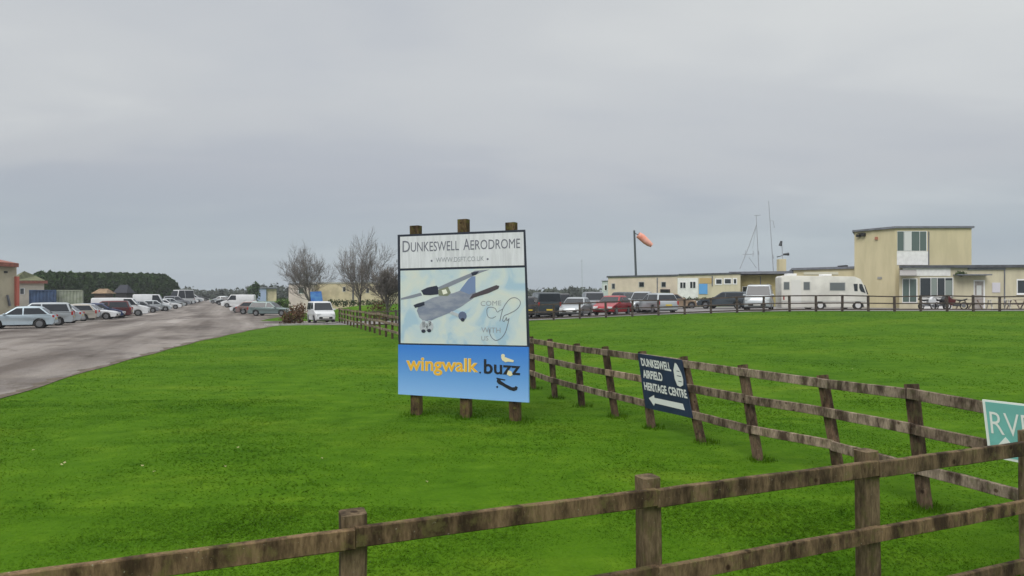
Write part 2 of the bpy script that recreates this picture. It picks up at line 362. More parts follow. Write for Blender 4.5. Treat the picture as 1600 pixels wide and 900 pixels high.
# ------------------------------------------------------------------ leaf masses
def leaf_mesh(name, pts, size, mat, parent=None, squash=1.0):
    """one quad-ish leaf spray per point, random orientation"""
    pts = np.asarray(pts, dtype=np.float32); n = len(pts)
    d1 = rng.normal(size=(n, 3)); d1 /= np.linalg.norm(d1, axis=1)[:, None]; d1[:, 2] *= squash
    d2 = np.cross(d1, rng.normal(size=(n, 3))); d2 /= np.linalg.norm(d2, axis=1)[:, None] + 1e-6
    s1 = size * rng.uniform(.5, 1.3, n)[:, None]; s2 = s1 * .55
    V = np.stack([pts - d1 * s1, pts + d2 * s2, pts + d1 * s1, pts - d2 * s2], 1).reshape(-1, 3).astype(np.float32)
    me = bpy.data.meshes.new(name); me.vertices.add(4 * n); me.vertices.foreach_set('co', V.ravel())
    me.loops.add(4 * n); me.loops.foreach_set('vertex_index', np.arange(4 * n, dtype=np.int32))
    me.polygons.add(n); me.polygons.foreach_set('loop_start', np.arange(0, 4 * n, 4, dtype=np.int32)); me.polygons.foreach_set('loop_total', np.full(n, 4, dtype=np.int32))
    me.update(); me.materials.append(mat); return link(name, me, parent)
def blob(c, r, n, inner=.55):
    d = rng.normal(size=(n, 3)); d /= np.linalg.norm(d, axis=1)[:, None]
    return np.asarray(c) + d * np.asarray(r) * rng.uniform(inner, 1.05, n)[:, None]
CONIFER = PM('dark_conifer_foliage', (.05, .095, .024), .9, noise=(.5, (.024, .050, .015)), spec=.2)
HEDGEG = PM('mid_green_foliage', (.06, .095, .03), .9, noise=(.5, (.03, .05, .02)), spec=.2)
FARTREE = PM('winter_treeline_foliage', (.085, .098, .075), .95, noise=(.06, (.055, .066, .055)), spec=.1)
BROWNLEAF = PM('dead_brown_foliage', (.16, .085, .045), .9, noise=(3, (.07, .045, .022)), spec=.2)
BARK = PM('grey_brown_bark', (.05, .042, .036), .9, noise=(6, .3), spec=.2)
TWIG = PM('grey_twigs', (.16, .145, .132), .9, noise=(2, .2), spec=.1)
TWIGB = PM('red_brown_twigs', (.15, .085, .055), .9, noise=(2, .3), spec=.1)

def treeline():
    P = []
    for i in range(760):
        u = rng.uniform(-100, 1700); d = rng.uniform(230, 340)
        x = gx(u, d); h = rng.uniform(2.6, 4.6) + 1.0 * math.sin(u * .05) + .8 * math.sin(u * .017 + 1)
        h = max(2.2, h); z = Z(x, d)
        P.append(blob((x, d, z + h * .5), (rng.uniform(3, 6), 3, h * .55), 90, .3))
    leaf_mesh('treeline', np.concatenate(P), .75, FARTREE)['kind'] = 'stuff'
    tag(bpy.data.objects['treeline'], 'low grey green band of trees along the horizon', 'treeline')
treeline()

# conifer hedge on the left
def conifer_hedge():
    P = []; n = 58; a = Vector((gx(60, 112), 112)); b = Vector((gx(268, 150), 150))
    for i in range(n):
        t = i / (n - 1); c = a.lerp(b, t); h = (5.7 + .12 * math.sin(i * 1.9) + rng.uniform(-.14, .14)) * (1 if i < n - 5 else .97 - .05 * (i - n + 5))
        h += t * .5
        z = Z(c.x, c.y)
        nn = 700; hh = rng.uniform(0, 1, nn) ** .7; rad = (1.6 * (1 - hh ** 6) + .1) * rng.uniform(.65, 1.05, nn); an = rng.uniform(0, 2 * np.pi, nn)
        P.append(np.stack([c.x + np.cos(an) * rad, c.y + np.sin(an) * rad, z + hh * h], -1))
    o = leaf_mesh('conifer_hedge', np.concatenate(P), .34, CONIFER)
    tag(o, 'tall dark evergreen hedge behind the parked cars with a bumpy top', 'hedge')
conifer_hedge()

# ------------------------------------------------------------------ bare trees
def bare_tree(x, y, H, crown, lean, label, seed, twmat=TWIG, levels=6, spread=.62, group=None, low=.3, cloud=None):
    rd = random.Random(seed); z = Z(x, y); root = empty('bare_tree', (x, y, z - .05))
    tr, cr = MB(), MB()
    def rec(p, d, L, r, lv):
        seg = 3; pts = [p]; rs = [r]
        for k in range(seg):
            d = (d + Vector((rd.uniform(-1, 1), rd.uniform(-1, 1), rd.uniform(-.5, .9))) * .16).normalized()
            p = p + d * L / seg; pts.append(p); rs.append(r * (1 - .35 * (k + 1) / seg))
        (tr if lv == 0 else cr).tube(pts, rs, 7 if lv < 2 else (4 if lv < 4 else 3), caps=lv < 2)
        if lv >= levels: return
        nb = rd.choice((2, 3, 3)) if lv else 6
        for k in range(nb):
            th = rd.uniform(0, 2 * math.pi); a = rd.uniform(.35, 1.0) * spread * 1.35
            pr = Vector((math.cos(th), math.sin(th), 0)); ax = d.cross(pr)
            if ax.length < .01: ax = Vector((1, 0, 0))
            nd = (Matrix.Rotation(a, 3, ax.normalized()) @ d); nd.z += .12; nd.normalize()
            f = rd.uniform(.25, 1.0) if lv else rd.uniform(.55, 1)
            i = min(seg, max(1, int(round(f * seg)))); st = pts[i]
            rec(st, nd, L * rd.uniform(.62, .84), max(.0095, rs[i] * rd.uniform(.55, .72)), lv + 1)
        if lv < levels: rec(p, (d + Vector((0, 0, .1))).normalized(), L * .8, rs[-1] * .8, lv + 1)
    rec(Vector((0, 0, 0)), Vector((lean, 0, 1)).normalized(), H * low, .028 * H ** .9 * .75, 0)
    # fit the crown to the size in view
    def fit(mb):
        zs = max(v[2] for v in cr.v); xs = sorted(abs(v[0]) for v in cr.v); rx = xs[int(len(xs) * .985)]
        out_ = []
        for v in mb.v: k = min(1, v[2] / (H * .3)); out_.append((v[0] * (1 + (crown / rx - 1) * k), v[1] * (1 + (crown / rx - 1) * k), v[2] * (H / zs)))
        return out_
    a, b = fit(tr), fit(cr); tr.v, cr.v = a, b
    tr.build('trunk', BARK, root, smooth=60); cr.build('crown', twmat, root)
    return tag(root, label, 'tree', group)
bare_tree(gx(487, 62), 62, 7.6, 2.8, .0, 'leafless grey tree behind the blue panel, leftmost of three bare trees', 3, group='bare winter trees')
bare_tree(gx(563, 60), 60, 8.5, 2.5, .02, 'tallest leafless tree, standing between the other two bare trees', 8, group='bare winter trees')
bare_tree(gx(607, 58), 58, 5.6, 1.9, -.03, 'small leafless tree with red brown lower twigs next to the large board', 21, group='bare winter trees', low=.2)

def bush(name, label, cat, blobs, mat, size, twigs=True, group=None):
    cx = sum(b[0][0] for b in blobs) / len(blobs); cy = sum(b[0][1] for b in blobs) / len(blobs); z = Z(cx, cy)
    root = empty(name, (cx, cy, z))
    P = np.concatenate([blob((b[0][0] - cx, b[0][1] - cy, b[0][2]), b[1], b[2], .3) for b in blobs])
    P[:, 2] = np.maximum(P[:, 2], .02)
    leaf_mesh('foliage', P, size, mat, root)
    if twigs:
        tw = MB()
        for _ in range(26):
            b = random.choice(blobs); e = blob((b[0][0] - cx, b[0][1] - cy, b[0][2]), b[1], 1, .8)[0]; e[2] = abs(e[2]) + .1
            tw.tube([(b[0][0] - cx, b[0][1] - cy, 0), Vector(e) * .5 + Vector((0, 0, .1)), e], [.025, .015, .006], 4)
        tw.build('stem', TWIGB, root)
    return tag(root, label, cat, group)
bush('brown_shrub', 'dead red brown shrub at the corner of the drive beside the small van', 'shrub',
     [((gx(460, 50.5), 50.5, .75), (.85, .7, .8), 700), ((gx(449, 50.2), 50.2, .4), (.6, .5, .5), 350), ((gx(470, 52), 52, .9), (.5, .5, .9), 400)], BROWNLEAF, .09)
bush('brown_shrub', 'rusty brown shrub growing under the small bare tree', 'shrub',
     [((gx(600, 58.6), 58.6, 1.3), (1.1, .8, 1.0), 420), ((gx(585, 58.5), 58.5, .9), (.7, .6, .7), 200)], BROWNLEAF, .085)
bush('green_shrub', 'dark green clipped shrub by the cream building behind the estate car', 'shrub',
     [((gx(442, 80), 80, .9), (1.1, .7, 1.1), 700), ((gx(434, 80), 80, .7), (.8, .7, .8), 300)], HEDGEG, .14, False)
bush('low_hedge', 'low dark hedge along the foot of the cream hut behind the bare trees', 'hedge',
     [((gx(515 + 12 * k, 80), 80, .45), (.6, .4, .5), 150) for k in range(8)], HEDGEG, .12, False)
bush('evergreen_tree', 'lone dark evergreen beside the blue and white shed', 'tree',
     [((gx(396, 150), 150, 1.8), (1.5, 1.2, 2.0), 700), ((gx(400, 150), 150, 3.4), (.8, .8, 1.2), 300)], CONIFER, .3, False)

# ------------------------------------------------------------------ fences
def fence(name, label, posts, fracs, rail_h, rail_w, post_w, wr, wp, span=1, group=None, over=.0, side=-1):
    """posts: list of (base Vector, top Vector); rails on the side towards the camera"""
    o = posts[0][0]; root = empty(name, (o.x, o.y, o.z))
    T = Matrix.Translation(-Vector((o.x, o.y, o.z)))
    for i, (b, t) in enumerate(posts):
        mb = MB(); dirv = (posts[min(i + 1, len(posts) - 1)][0] - posts[max(i - 1, 0)][0]); dirv.z = 0; dirv.normalize()
        mb.timber(T @ (b - Vector((0, 0, .25))), T @ t, post_w * random.uniform(.95, 1.05), post_w * random.uniform(.9, 1.0), 7, post_w * .02, side=Vector((-dirv.y, dirv.x, 0)))
        mb.build('post', wp, root)
    i = 0
    while i < len(posts) - 1:
        j = min(i + span, len(posts) - 1); b0, t0 = posts[i]; b1, t1 = posts[j]
        dv = (b1 - b0); dv.z = 0; dv.normalize(); nrm = Vector((dv.y, -dv.x, 0)) * side * -1
        if nrm.y > 0 and abs(nrm.y) > .05: nrm = -nrm
        off = nrm * (post_w * .5 + rail_w * .5 - .003)
        for k, fr in enumerate(fracs):
            a = b0.lerp(t0, fr); c = b1.lerp(t1, fr); jz = random.uniform(-.012, .012)
            a = a + off - dv * (.06 if i == 0 else -.002) + Vector((0, 0, jz)); c = c + off + dv * (.06 if j == len(posts) - 1 else -.002) + Vector((0, 0, jz * .5))
            mb = MB(); mb.timber(T @ a, T @ c, rail_w, rail_h * random.uniform(.94, 1.05), max(4, int((c - a).length * 5)), rail_h * .022)
            mb.build('rail', wr, root)
        i = j
    return tag(root, label, 'fence', group)

def V2(x, y): return Vector((x, y, Z(x, y)))
# nearest fence, running across the bottom of the view and rising to the right
fp = []
for x in (-5.2, -3.95, -2.36, -.765, .81, 2.43, 4.045):
    y = 3.85 + .405 * (x - .74); b = V2(x, y); b.z = 0
    l = -.022 if x > 0 else -.01
    fp.append((b, b + Vector((l, 0, 1.15))))
fp.append((Vector((4.95, 5.56, 0)), Vector((4.95, 5.56, 1.16))))
fence('post_and_rail_fence', 'mossy brown timber fence nearest the viewer across the bottom of the view', fp, (.915, .535, .15), .100, .04, .125, W_FRONT, W_POST)

# side fence, from the front corner back towards the small van
near = [((1450, 795), (1424, 600), 1.25), ((1318, 748), (1285, 586), 1.25), ((1190, 720), (1160, 570), 1.25), ((1102, 692), (1067, 558), 1.25), ((1021, 669), (1003, 549), 1.2),
        ((965, 652), (945, 542), 1.2), ((911, 636), (901, 537), 1.2), ((869, 623), (859, 530), 1.2), ((834, 608), (829, 526), 1.2)]
sp = [(Vector((4.86, 5.72, 0)), Vector((4.70, 5.78, 1.22)))]
for (bu, bv), (tu, tv), h in near:
    d = CH * F / (bv - HZ); 
    for _ in range(6): d = (CH - Z(gx(bu, d), d)) * F / (bv - HZ)
    b = Vector((gx(bu, d), d, Z(gx(bu, d), d))); sp.append((b, (tu, tv)))
sp[:] = [(b, t if isinstance(t, Vector) else t) for b, t in sp]
for i in range(1, len(sp)):
    b, t = sp[i]; o = sp[i - 1][0]; o2 = sp[i + 1][0] if i + 1 < len(sp) else b; dv = (o2 - o).xy.normalized(); nn = Vector((dv.y, -dv.x))
    r_ = Vector(((t[0] - 800) / F, 1)); k = b.xy.dot(nn) / r_.dot(nn); sp[i] = (b, Vector((r_.x * k, k, CH - (t[1] - HZ) / F * k)))
b0 = sp[-1][0]; e = Vector((-14.2, 55.0)); L = (e - b0.xy).length; n = int(L / 1.78)
for i in range(1, n + 1):
    p = b0.xy.lerp(e, i / n); zb = Z(p.x, p.y); l = random.uniform(-.05, .03)
    sp.append((Vector((p.x, p.y, zb)), Vector((p.x + l, p.y, zb + 1.2 + random.uniform(-.04, .04)))))
fence('post_and_rail_fence', 'weathered three rail fence with leaning posts running back past the large board', sp, (.93, .635, .32), .115, .045, .115, W_SIDE, W_SPOST)

# field fence in front of the parked cars
ff = []
for i, u in enumerate([865 - 41 * 9 + 41 * k for k in range(0, 30)]):
    d = 46.3; x = gx(u, d) 
    if x < -11.2: continue
    z = Z(x, d); ff.append((Vector((x, d, z)), Vector((x + random.uniform(-.05, .02), d, z + 1.12 + random.uniform(-.05, .05)))))
W_FAR = PM('dark_field_rail', (.075, .055, .048), .9, noise=(5, .4))
fence('post_and_rail_fence', 'thin dark fence along the far side of the field before the parked cars', ff, (.95, .52, .15), .085, .04, .14, W_FAR, W_FAR, span=2)

# ------------------------------------------------------------------ planes that carry flat artwork
class Plane:
    """vertical plane through ground points a and b; turns photo pixels into points of the plane"""
    def __init__(s, a, b):
        s.a = Vector((a[0], a[1], 0)); s.b = Vector((b[0], b[1], 0)); s.t = (s.b - s.a).normalized(); s.n = Vector((s.t.y, -s.t.x, 0))
        if s.n.y > 0: s.n = -s.n
    def p(s, u, v, off=0.0):
        a = s.a + s.n * off; r = Vector(((u - 800) / F, 1, -(v - HZ) / F)); k = a.dot(s.n) / r.dot(s.n); q = r * k; return Vector((q.x, q.y, q.z + CH))
def pl_from(u0, d0, u1, d1): return Plane((gx(u0, d0), d0), (gx(u1, d1), d1))
def flat(pl, poly, o0, o1, mb=None):
    """polygon of pixels as a thin solid on the plane between offsets o0 and o1 (towards the viewer)"""
    mb = mb or MB(); pts = [pl.p(u, v, o0) for u, v in poly]; mb.prism(pts, pl.n * (o1 - o0)); return mb
def rect(u0, v0, u1, v1): return [(u0, v0), (u1, v0), (u1, v1), (u0, v1)]
def circle(u, v, r, n=16, ry=None): return [(u + r * math.cos(2 * math.pi * i / n), v + (ry or r) * math.sin(2 * math.pi * i / n)) for i in range(n)]
TEXTCACHE = {}
def text_pts(body, bold=0.0, shear=0.0):
    c = bpy.data.curves.new('t', 'FONT'); c.body = body; c.size = 1; c.offset = bold; c.shear = shear; c.resolution_u = 3
    o = bpy.data.objects.new('t', c); COL.objects.link(o); dg = bpy.context.evaluated_depsgraph_get()
    me = bpy.data.meshes.new_from_object(o.evaluated_get(dg)); v = [tuple(p.co) for p in me.vertices]; f = [tuple(p.vertices) for p in me.polygons]
    bpy.data.objects.remove(o); bpy.data.meshes.remove(me); bpy.data.curves.remove(c); return v, f
def lettering(pl, body, quad, off, mat, parent, bold=0.0, shear=0.0, name='lettering'):
    """text stretched into the pixel quad TL TR BR BL on a plane"""
    v, f = text_pts(body, bold, shear); x0 = min(p[0] for p in v); x1 = max(p[0] for p in v); y0 = min(p[1] for p in v); y1 = max(p[1] for p in v)
    TL, TR, BR, BL = [Vector(q) for q in quad]; mb = MB(); P = []
    for p in v:
        s_ = (p[0] - x0) / (x1 - x0); t_ = (p[1] - y0) / (y1 - y0)
        q = BL.lerp(BR, s_).lerp(TL.lerp(TR, s_), t_); P.append(pl.p(q.x, q.y, off))
    Q = [p + pl.n * -.0015 for p in P]; n = len(P)
    mb.add(P, f)
    return mb.build(name, mat, parent, world=True)
def stroke(pl, pts, w, off, mb=None, thick=.003, closed=False):
    mb = mb or MB(); pts = [Vector(p) for p in pts]
    # smooth with Catmull-Rom
    sm = []
    for i in range(len(pts) - 1):
        p0, p1, p2, p3 = pts[max(i - 1, 0)], pts[i], pts[i + 1], pts[min(i + 2, len(pts) - 1)]
        for k in range(5):
            t = k / 5; sm.append(.5 * ((2 * p1) + (p2 - p0) * t + (2 * p0 - 5 * p1 + 4 * p2 - p3) * t * t + (3 * p1 - p0 - 3 * p2 + p3) * t ** 3))
    sm.append(pts[-1]); L, Rr = [], []
    for i, p in enumerate(sm):
        t = (sm[min(i + 1, len(sm) - 1)] - sm[max(i - 1, 0)]); t = t.normalized() if t.length > 1e-6 else Vector((1, 0)); nn = Vector((-t.y, t.x)) * w / 2
        L.append(p + nn); Rr.append(p - nn)
    V_ = [pl.p(q.x, q.y, off) for q in L] + [pl.p(q.x, q.y, off) for q in Rr]; n = len(L)
    mb.add(V_, [(i, i + 1, n + i + 1, n + i) for i in range(n - 1)]); return mb

# ------------------------------------------------------------------ the big board
BP = pl_from(623.5, 12.45, 823.5, 11.40)
c0 = BP.p(725, 640); root = empty('roadside_board', (c0.x, c0.y, 0))
tag(root, 'large three panel advertising board with an aeroplane picture on three wooden posts', 'sign board')
BACKB = PM('grey_board_back', (.25, .25, .26), .7)
for (tu, tv, bu, bv) in ((649.5, 353, 651, 649), (724.5, 343, 729, 655), (799, 348, 806, 664)):
    t = BP.p(tu, tv, -.12); b = BP.p(bu, bv, -.12); b.z = -.3
    mb = MB(); mb.timber(b, t, .19, .15, 10, .004, side=Vector(BP.n)); mb.build('post', W_SIGN, root, world=True)
NAVY = PM('navy_edging', (.012, .018, .035), .5)
TOPP = PM('white_sign_face', (.66, .67, .72), .45, noise=(3, .10, (5, 5, .5)))
def cloud_panel():
    m = bpy.data.materials.new('cloudy_sign_face'); m.use_nodes = True; t = m.node_tree; b = t.nodes['Principled BSDF']
    co = N(t, 'ShaderNodeTexCoord').outputs['Object']; mp = N(t, 'ShaderNodeMapping'); mp.inputs['Location'].default_value = (2, 3, 1); t.links.new(co, mp.inputs[0])
    n = N(t, 'ShaderNodeTexNoise'); n.inputs['Scale'].default_value = 1.9; n.inputs['Detail'].default_value = 3; n.inputs['Distortion'].default_value = .8; t.links.new(mp.outputs[0], n.inputs['Vector'])
    c = RAMP(t, n.outputs['Fac'], [(.34, (.38, .53, .66)), (.45, (.52, .62, .67)), (.56, (.60, .66, .64)), (.7, (.66, .67, .61))])
    t.links.new(c, b.inputs['Base Color']); b.inputs['Roughness'].default_value = .45; return m
def blue_panel():
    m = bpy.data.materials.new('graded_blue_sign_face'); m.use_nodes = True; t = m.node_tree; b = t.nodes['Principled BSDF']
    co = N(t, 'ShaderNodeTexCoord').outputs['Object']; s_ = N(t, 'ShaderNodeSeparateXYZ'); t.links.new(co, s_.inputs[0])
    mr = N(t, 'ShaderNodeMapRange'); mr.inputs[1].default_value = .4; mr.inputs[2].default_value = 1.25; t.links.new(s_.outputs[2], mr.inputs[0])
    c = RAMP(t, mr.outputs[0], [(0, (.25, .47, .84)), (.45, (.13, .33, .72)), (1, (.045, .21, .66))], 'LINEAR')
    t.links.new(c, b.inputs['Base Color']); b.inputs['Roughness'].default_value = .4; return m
flat(BP, [(622.5, 367), (821, 359), (828, 542), (624, 538)], -.03, -.002).build('backing_board', NAVY, root, world=True)
flat(BP, [(625.5, 370), (818, 362.5), (819.5, 414.5), (625.8, 419.5)], -.002, .006).build('title_panel', TOPP, root, world=True)
pan2 = flat(BP, [(626, 423), (820, 418), (823.5, 540), (626.5, 536)], -.002, .006).build('picture_panel', cloud_panel(), root, world=True)
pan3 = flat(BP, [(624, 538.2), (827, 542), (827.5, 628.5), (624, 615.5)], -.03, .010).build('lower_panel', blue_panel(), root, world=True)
INK = PM('dark_grey_ink', (.15, .155, .20), .6); INK2 = PM('faded_grey_ink', (.32, .34, .38), .6)
tp = [o for o in root.children if o.name.startswith('title_panel')][0]
def cap(ch, u0, u1, vt0, vt1, h, bold=0.004):
    pass
def ln(u, top=True): return 0
def board_text(body, u0, u1, vb0, vb1, h0, h1, mat, par, off=.009, bold=0.0, shear=0):
    lettering(BP, body, [(u0, vb0 - h0), (u1, vb1 - h1), (u1, vb1), (u0, vb0)], off, mat, par, bold, shear)
def bl(u): return 394.0 + (387.5 - 394.0) * (u - 630) / (812 - 630)      # baseline of the title
board_text('D', 629, 640.5, bl(630), bl(640), 17.5, 17.5, INK, tp)
board_text('UNKESWELL', 642, 717, bl(642), bl(717), 15, 15, INK, tp)
board_text('A', 724, 734, bl(724), bl(734), 17.5, 17.5, INK, tp)
board_text('ERODROME', 735, 812.5, bl(735), bl(812), 15, 15, INK, tp)
board_text('WWW.DSFT.CO.UK', 681, 756, 410, 407.5, 7.5, 7.5, INK2, tp)
mbd = MB(); flat(BP, circle(674.5, 407.5, 1.6, 10), .006, .009, mbd); flat(BP, circle(762, 404.8, 1.6, 10), .006, .009, mbd); mbd.build('dot', INK, tp, world=True)

# aeroplane picture; coordinates are (x,y) of a sketch laid over the panel
def q(pts): return [(615 + x / 4.735, 350 + y / 4.735) for x, y in pts]
def art(name, polys, mat, o0, o1, par=pan2):
    mb = MB()
    for p_ in polys: flat(BP, q(p_), o0, o1, mb)
    return mb.build(name, mat, par, world=True)
A_BODY = PM('aeroplane_grey_blue', (.19, .22, .31), .5, noise=(2.5, (.30, .32, .39), (1, 1, 3)))
A_FIN = PM('aeroplane_fin_blue', (.17, .24, .42), .5); A_DARK = PM('aeroplane_dark', (.02, .025, .05), .5)
A_WING = PM('aeroplane_wing_grey', (.22, .24, .30), .5); A_PALE = PM('aeroplane_pale_grey', (.45, .48, .53), .5)
A_BROWN = PM('aeroplane_underside_brown', (.07, .055, .07), .5); A_OLIVE = PM('aeroplane_olive', (.20, .22, .16), .5)
art('aeroplane_wing', [[(55, 548), (200, 508), (212, 528), (140, 548), (56, 562)], [(325, 470), (440, 418), (575, 362), (600, 346), (712, 336), (640, 362), (560, 398), (400, 470), (345, 492)]], A_WING, .006, .0072)
art('aeroplane_fuselage', [[(172, 640), (185, 610), (235, 572), (290, 545), (360, 528), (440, 512), (505, 488), (600, 480), (612, 520), (590, 550), (500, 612), (420, 655), (310, 700), (262, 722), (215, 712), (190, 690)]], A_BODY, .006, .0080)
art('aeroplane_fin', [[(490, 492), (552, 410), (580, 388), (605, 386), (606, 500), (560, 520)]], A_FIN, .006, .0090)
art('aeroplane_tailplane', [[(585, 520), (660, 490), (760, 452), (782, 458), (776, 478), (700, 512), (620, 536), (560, 556)]], A_BROWN, .006, .0100)
art('aeroplane_cockpit', [[(204, 492), (250, 470), (318, 456), (330, 470), (332, 520), (270, 526), (222, 524)]], A_DARK, .006, .0105)
art('aeroplane_cabin_side', [[(332, 486), (402, 462), (424, 510), (400, 532), (334, 530)]], A_OLIVE, .006, .0100)
art('aeroplane_window', [[(357, 490), (388, 482), (400, 512), (368, 522)]], PM('aeroplane_window_white', (.8, .8, .7), .5), .006, .0112)
art('aeroplane_intake', [[(148, 600), (178, 588), (228, 574), (230, 600), (200, 610), (160, 620)]], A_DARK, .006, .0115)
art('aeroplane_undercarriage', [[(210, 712), (232, 712), (240, 760), (215, 770)], [(258, 712), (275, 712), (280, 750), (262, 760)], [(412, 660), (430, 644), (492, 668), (482, 690)],
    [(225 + 32 * math.cos(a * .52), 760 + 38 * math.sin(a * .52)) for a in range(12)], [(268 + 27 * math.cos(a * .52), 756 + 38 * math.sin(a * .52)) for a in range(12)]], A_PALE, .006, .0108)
for (cx_, cy_, rx_) in ((222, 792, 16), (264, 788, 15), (512, 708, 14)):
    art('aeroplane_tyre', [[(cx_ + rx_ * math.cos(a * .52), cy_ + 13 * math.sin(a * .52)) for a in range(12)]], A_DARK, .006, .0122)
art('aeroplane_rudder_tip', [[(575, 358), (632, 350), (610, 376), (580, 382)]], A_DARK, .006, .0105)
art('aeroplane_wheel', [[(510 + 31 * math.cos(a * .52), 680 + 33 * math.sin(a * .52)) for a in range(12)]], PM('aeroplane_wheel_blue', (.11, .14, .24), .5), .006, .0112)
board_text('COME', 751, 783, 478, 477, 7.5, 7.5, INK2, pan2); board_text('WITH', 752, 782, 519.5, 520, 8, 8, INK2, pan2); board_text('US', 752, 763, 532, 532, 7, 7, INK2, pan2)
def q2(pts): return [(740 + x / 8.18, 430 + y / 8.18) for x, y in pts]
mf = stroke(BP, q2([(285, 525), (240, 548), (190, 535), (170, 480), (175, 425), (220, 408), (275, 425), (300, 470), (330, 455), (375, 430)]), .8, .009)
stroke(BP, q2([(335, 590), (350, 520), (370, 440), (410, 365), (470, 300), (535, 288), (590, 325), (592, 380), (545, 440), (455, 490), (390, 520), (372, 580), (395, 585), (420, 540), (425, 580), (452, 555)]), .9, .0093, mf)
stroke(BP, q2([(455, 550), (435, 630), (405, 730), (350, 805), (285, 832), (235, 800), (205, 740), (200, 690)]), .9, .0096, mf)
mf.build('script_lettering', INK, pan2, world=True)
# lower panel
def bq(u0, u1, vt0, vt1, vb0, vb1): return [(u0, vt0), (u1, vt1), (u1, vb1), (u0, vb0)]
YEL = PM('orange_yellow_lettering', (.80, .42, .03), .5); OUTL = PM('cream_outline', (.70, .66, .34), .5); BK = PM('black_lettering', (.01, .012, .02), .5)
lettering(BP, 'wingwalk', bq(634.5, 747.5, 556, 560.5, 586, 588.5), .0125, OUTL, pan3, .035)
lettering(BP, 'wingwalk', bq(635, 747, 556.5, 561, 585.5, 588), .0145, YEL, pan3, .012)
lettering(BP, '.', bq(749, 751.5, 580.5, 580.5, 583.5, 583.5), .0145, BK, pan3, .01)
lettering(BP, 'buzz', bq(756, 813, 561, 565.5, 584, 586.5), .0145, BK, pan3, .018)
FIG = PM('figure_cream', (.74, .68, .45), .5)
mbf = MB(); flat(BP, circle(786, 556, 3.0, 12), .0145, .017, mbf)
flat(BP, [(783, 558), (789, 558), (797, 561), (803, 563), (802, 566), (794, 565), (790, 566), (785, 563)], .0145, .018, mbf)
flat(BP, [(794, 579), (799, 580), (801, 586), (797, 588), (792, 585)], .0145, .018, mbf)
mbf.build('winged_figure', FIG, pan3, world=True)
mbb = MB(); flat(BP, [(777, 592), (781, 594), (790, 600), (800, 605), (804, 605), (806, 603), (809, 605), (808, 609), (803, 611), (796, 609), (786, 603), (778, 599)], .010, .0155, mbb)
flat(BP, circle(779.5, 595.5, 3.2, 10), .010, .0165, mbb); flat(BP, circle(777, 604.5, 1.6, 8), .010, .0165, mbb); flat(BP, [(776, 590), (790, 593), (789, 594.5), (776, 592)], .010, .016, mbb)
mbb.build('biplane_mark', BK, pan3, world=True)

# ------------------------------------------------------------------ heritage sign on the side fence
def post_plane(i, j, off):
    a, b = sp[i][0], sp[j][0]; pl = Plane((a.x, a.y), (b.x, b.y)); pl.a = pl.a + pl.n * off; pl.b = pl.b + pl.n * off; return pl
HP = post_plane(4, 5, .115)
hc = HP.p(1040, 660); hr = empty('direction_sign', (hc.x, hc.y, hc.z)); tag(hr, 'dark navy panel with white lettering and a left arrow fixed to the leaning fence', 'sign')
NAVY2 = PM('dark_navy_sign_face', (.010, .022, .055), .45, noise=(3, .3)); SW = PM('off_white_lettering', (.60, .62, .60), .5)
hb = flat(HP, [(997.5, 552), (1066, 562.5), (1083, 653), (1010, 637)], -.02, 0).build('panel', NAVY2, hr, world=True)
lettering(HP, 'DUNKESWELL', [(1000.5, 559), (1046.5, 566.5), (1049, 580.5), (1003, 571.5)], .003, SW, hb, .035)
lettering(HP, 'AIRFIELD', [(1003.5, 577.5), (1033.5, 582.5), (1036, 596), (1005.5, 590)], .003, SW, hb, .035)
lettering(HP, 'HERITAGE', [(1005.5, 596.5), (1040.5, 603), (1042.5, 616.5), (1007.5, 609)], .003, SW, hb, .035)
lettering(HP, 'CENTRE', [(1043.5, 603.5), (1071.5, 609), (1074.5, 623), (1045.5, 617)], .003, SW, hb, .035)
flat(HP, [(1014, 622), (1022, 617.5), (1022.5, 621.5), (1067, 631), (1070, 641), (1023.5, 630), (1022, 634)], 0, .004).build('arrow', SW, hb, world=True)
mbe = MB(); flat(HP, [(1054.5, 567), (1057, 568.5), (1060, 574), (1064.5, 583), (1067.5, 593), (1067.5, 602), (1063, 604.5), (1058.5, 602), (1054.5, 592), (1052.5, 578)], 0, .004, mbe); mbe.build('emblem', SW, hb, world=True)
for (uu, vv, k) in ((1059.5, 579.5, 4.2), (1061, 587, 6.5), (1062.5, 595.5, 5.0)):
    flat(HP, [(uu - k / 2, vv - .2 - k * .08), (uu + k / 2, vv + .2 + k * .08), (uu + k / 2, vv + 1.3 + k * .08), (uu - k / 2, vv + .9 - k * .08)], .004, .006).build('emblem_mark', NAVY2, hb, world=True)

# ------------------------------------------------------------------ teal sign at the right edge
RP = post_plane(0, 1, .19)
rc = RP.p(1570, 720); rr = empty('teal_sign', (rc.x, rc.y, rc.z)); tag(rr, 'teal white bordered sign on the fence, cut by the right edge', 'sign')
TEAL = PM('teal_sign_face', (.16, .44, .40), .45, noise=(3, .1)); TW = PM('white_sign_border', (.70, .74, .70), .5)
rb = flat(RP, [(1536.5, 624), (1662, 638), (1672, 738), (1547, 713)], -.02, 0).build('panel', TW, rr, world=True)
flat(RP, [(1539.5, 627.5), (1659, 641), (1668.5, 734), (1549.5, 710)], 0, .004).build('teal_face', TEAL, rb, world=True)
lettering(RP, 'RVP', [(1545.5, 643), (1612, 650), (1616, 687), (1549, 677)], .007, TW, rb, -.005)
flat(RP, [(1559, 696), (1571, 683), (1585, 699), (1576, 698), (1577, 708), (1567, 706), (1566, 697)], .004, .007).build('arrow', TW, rb, world=True)

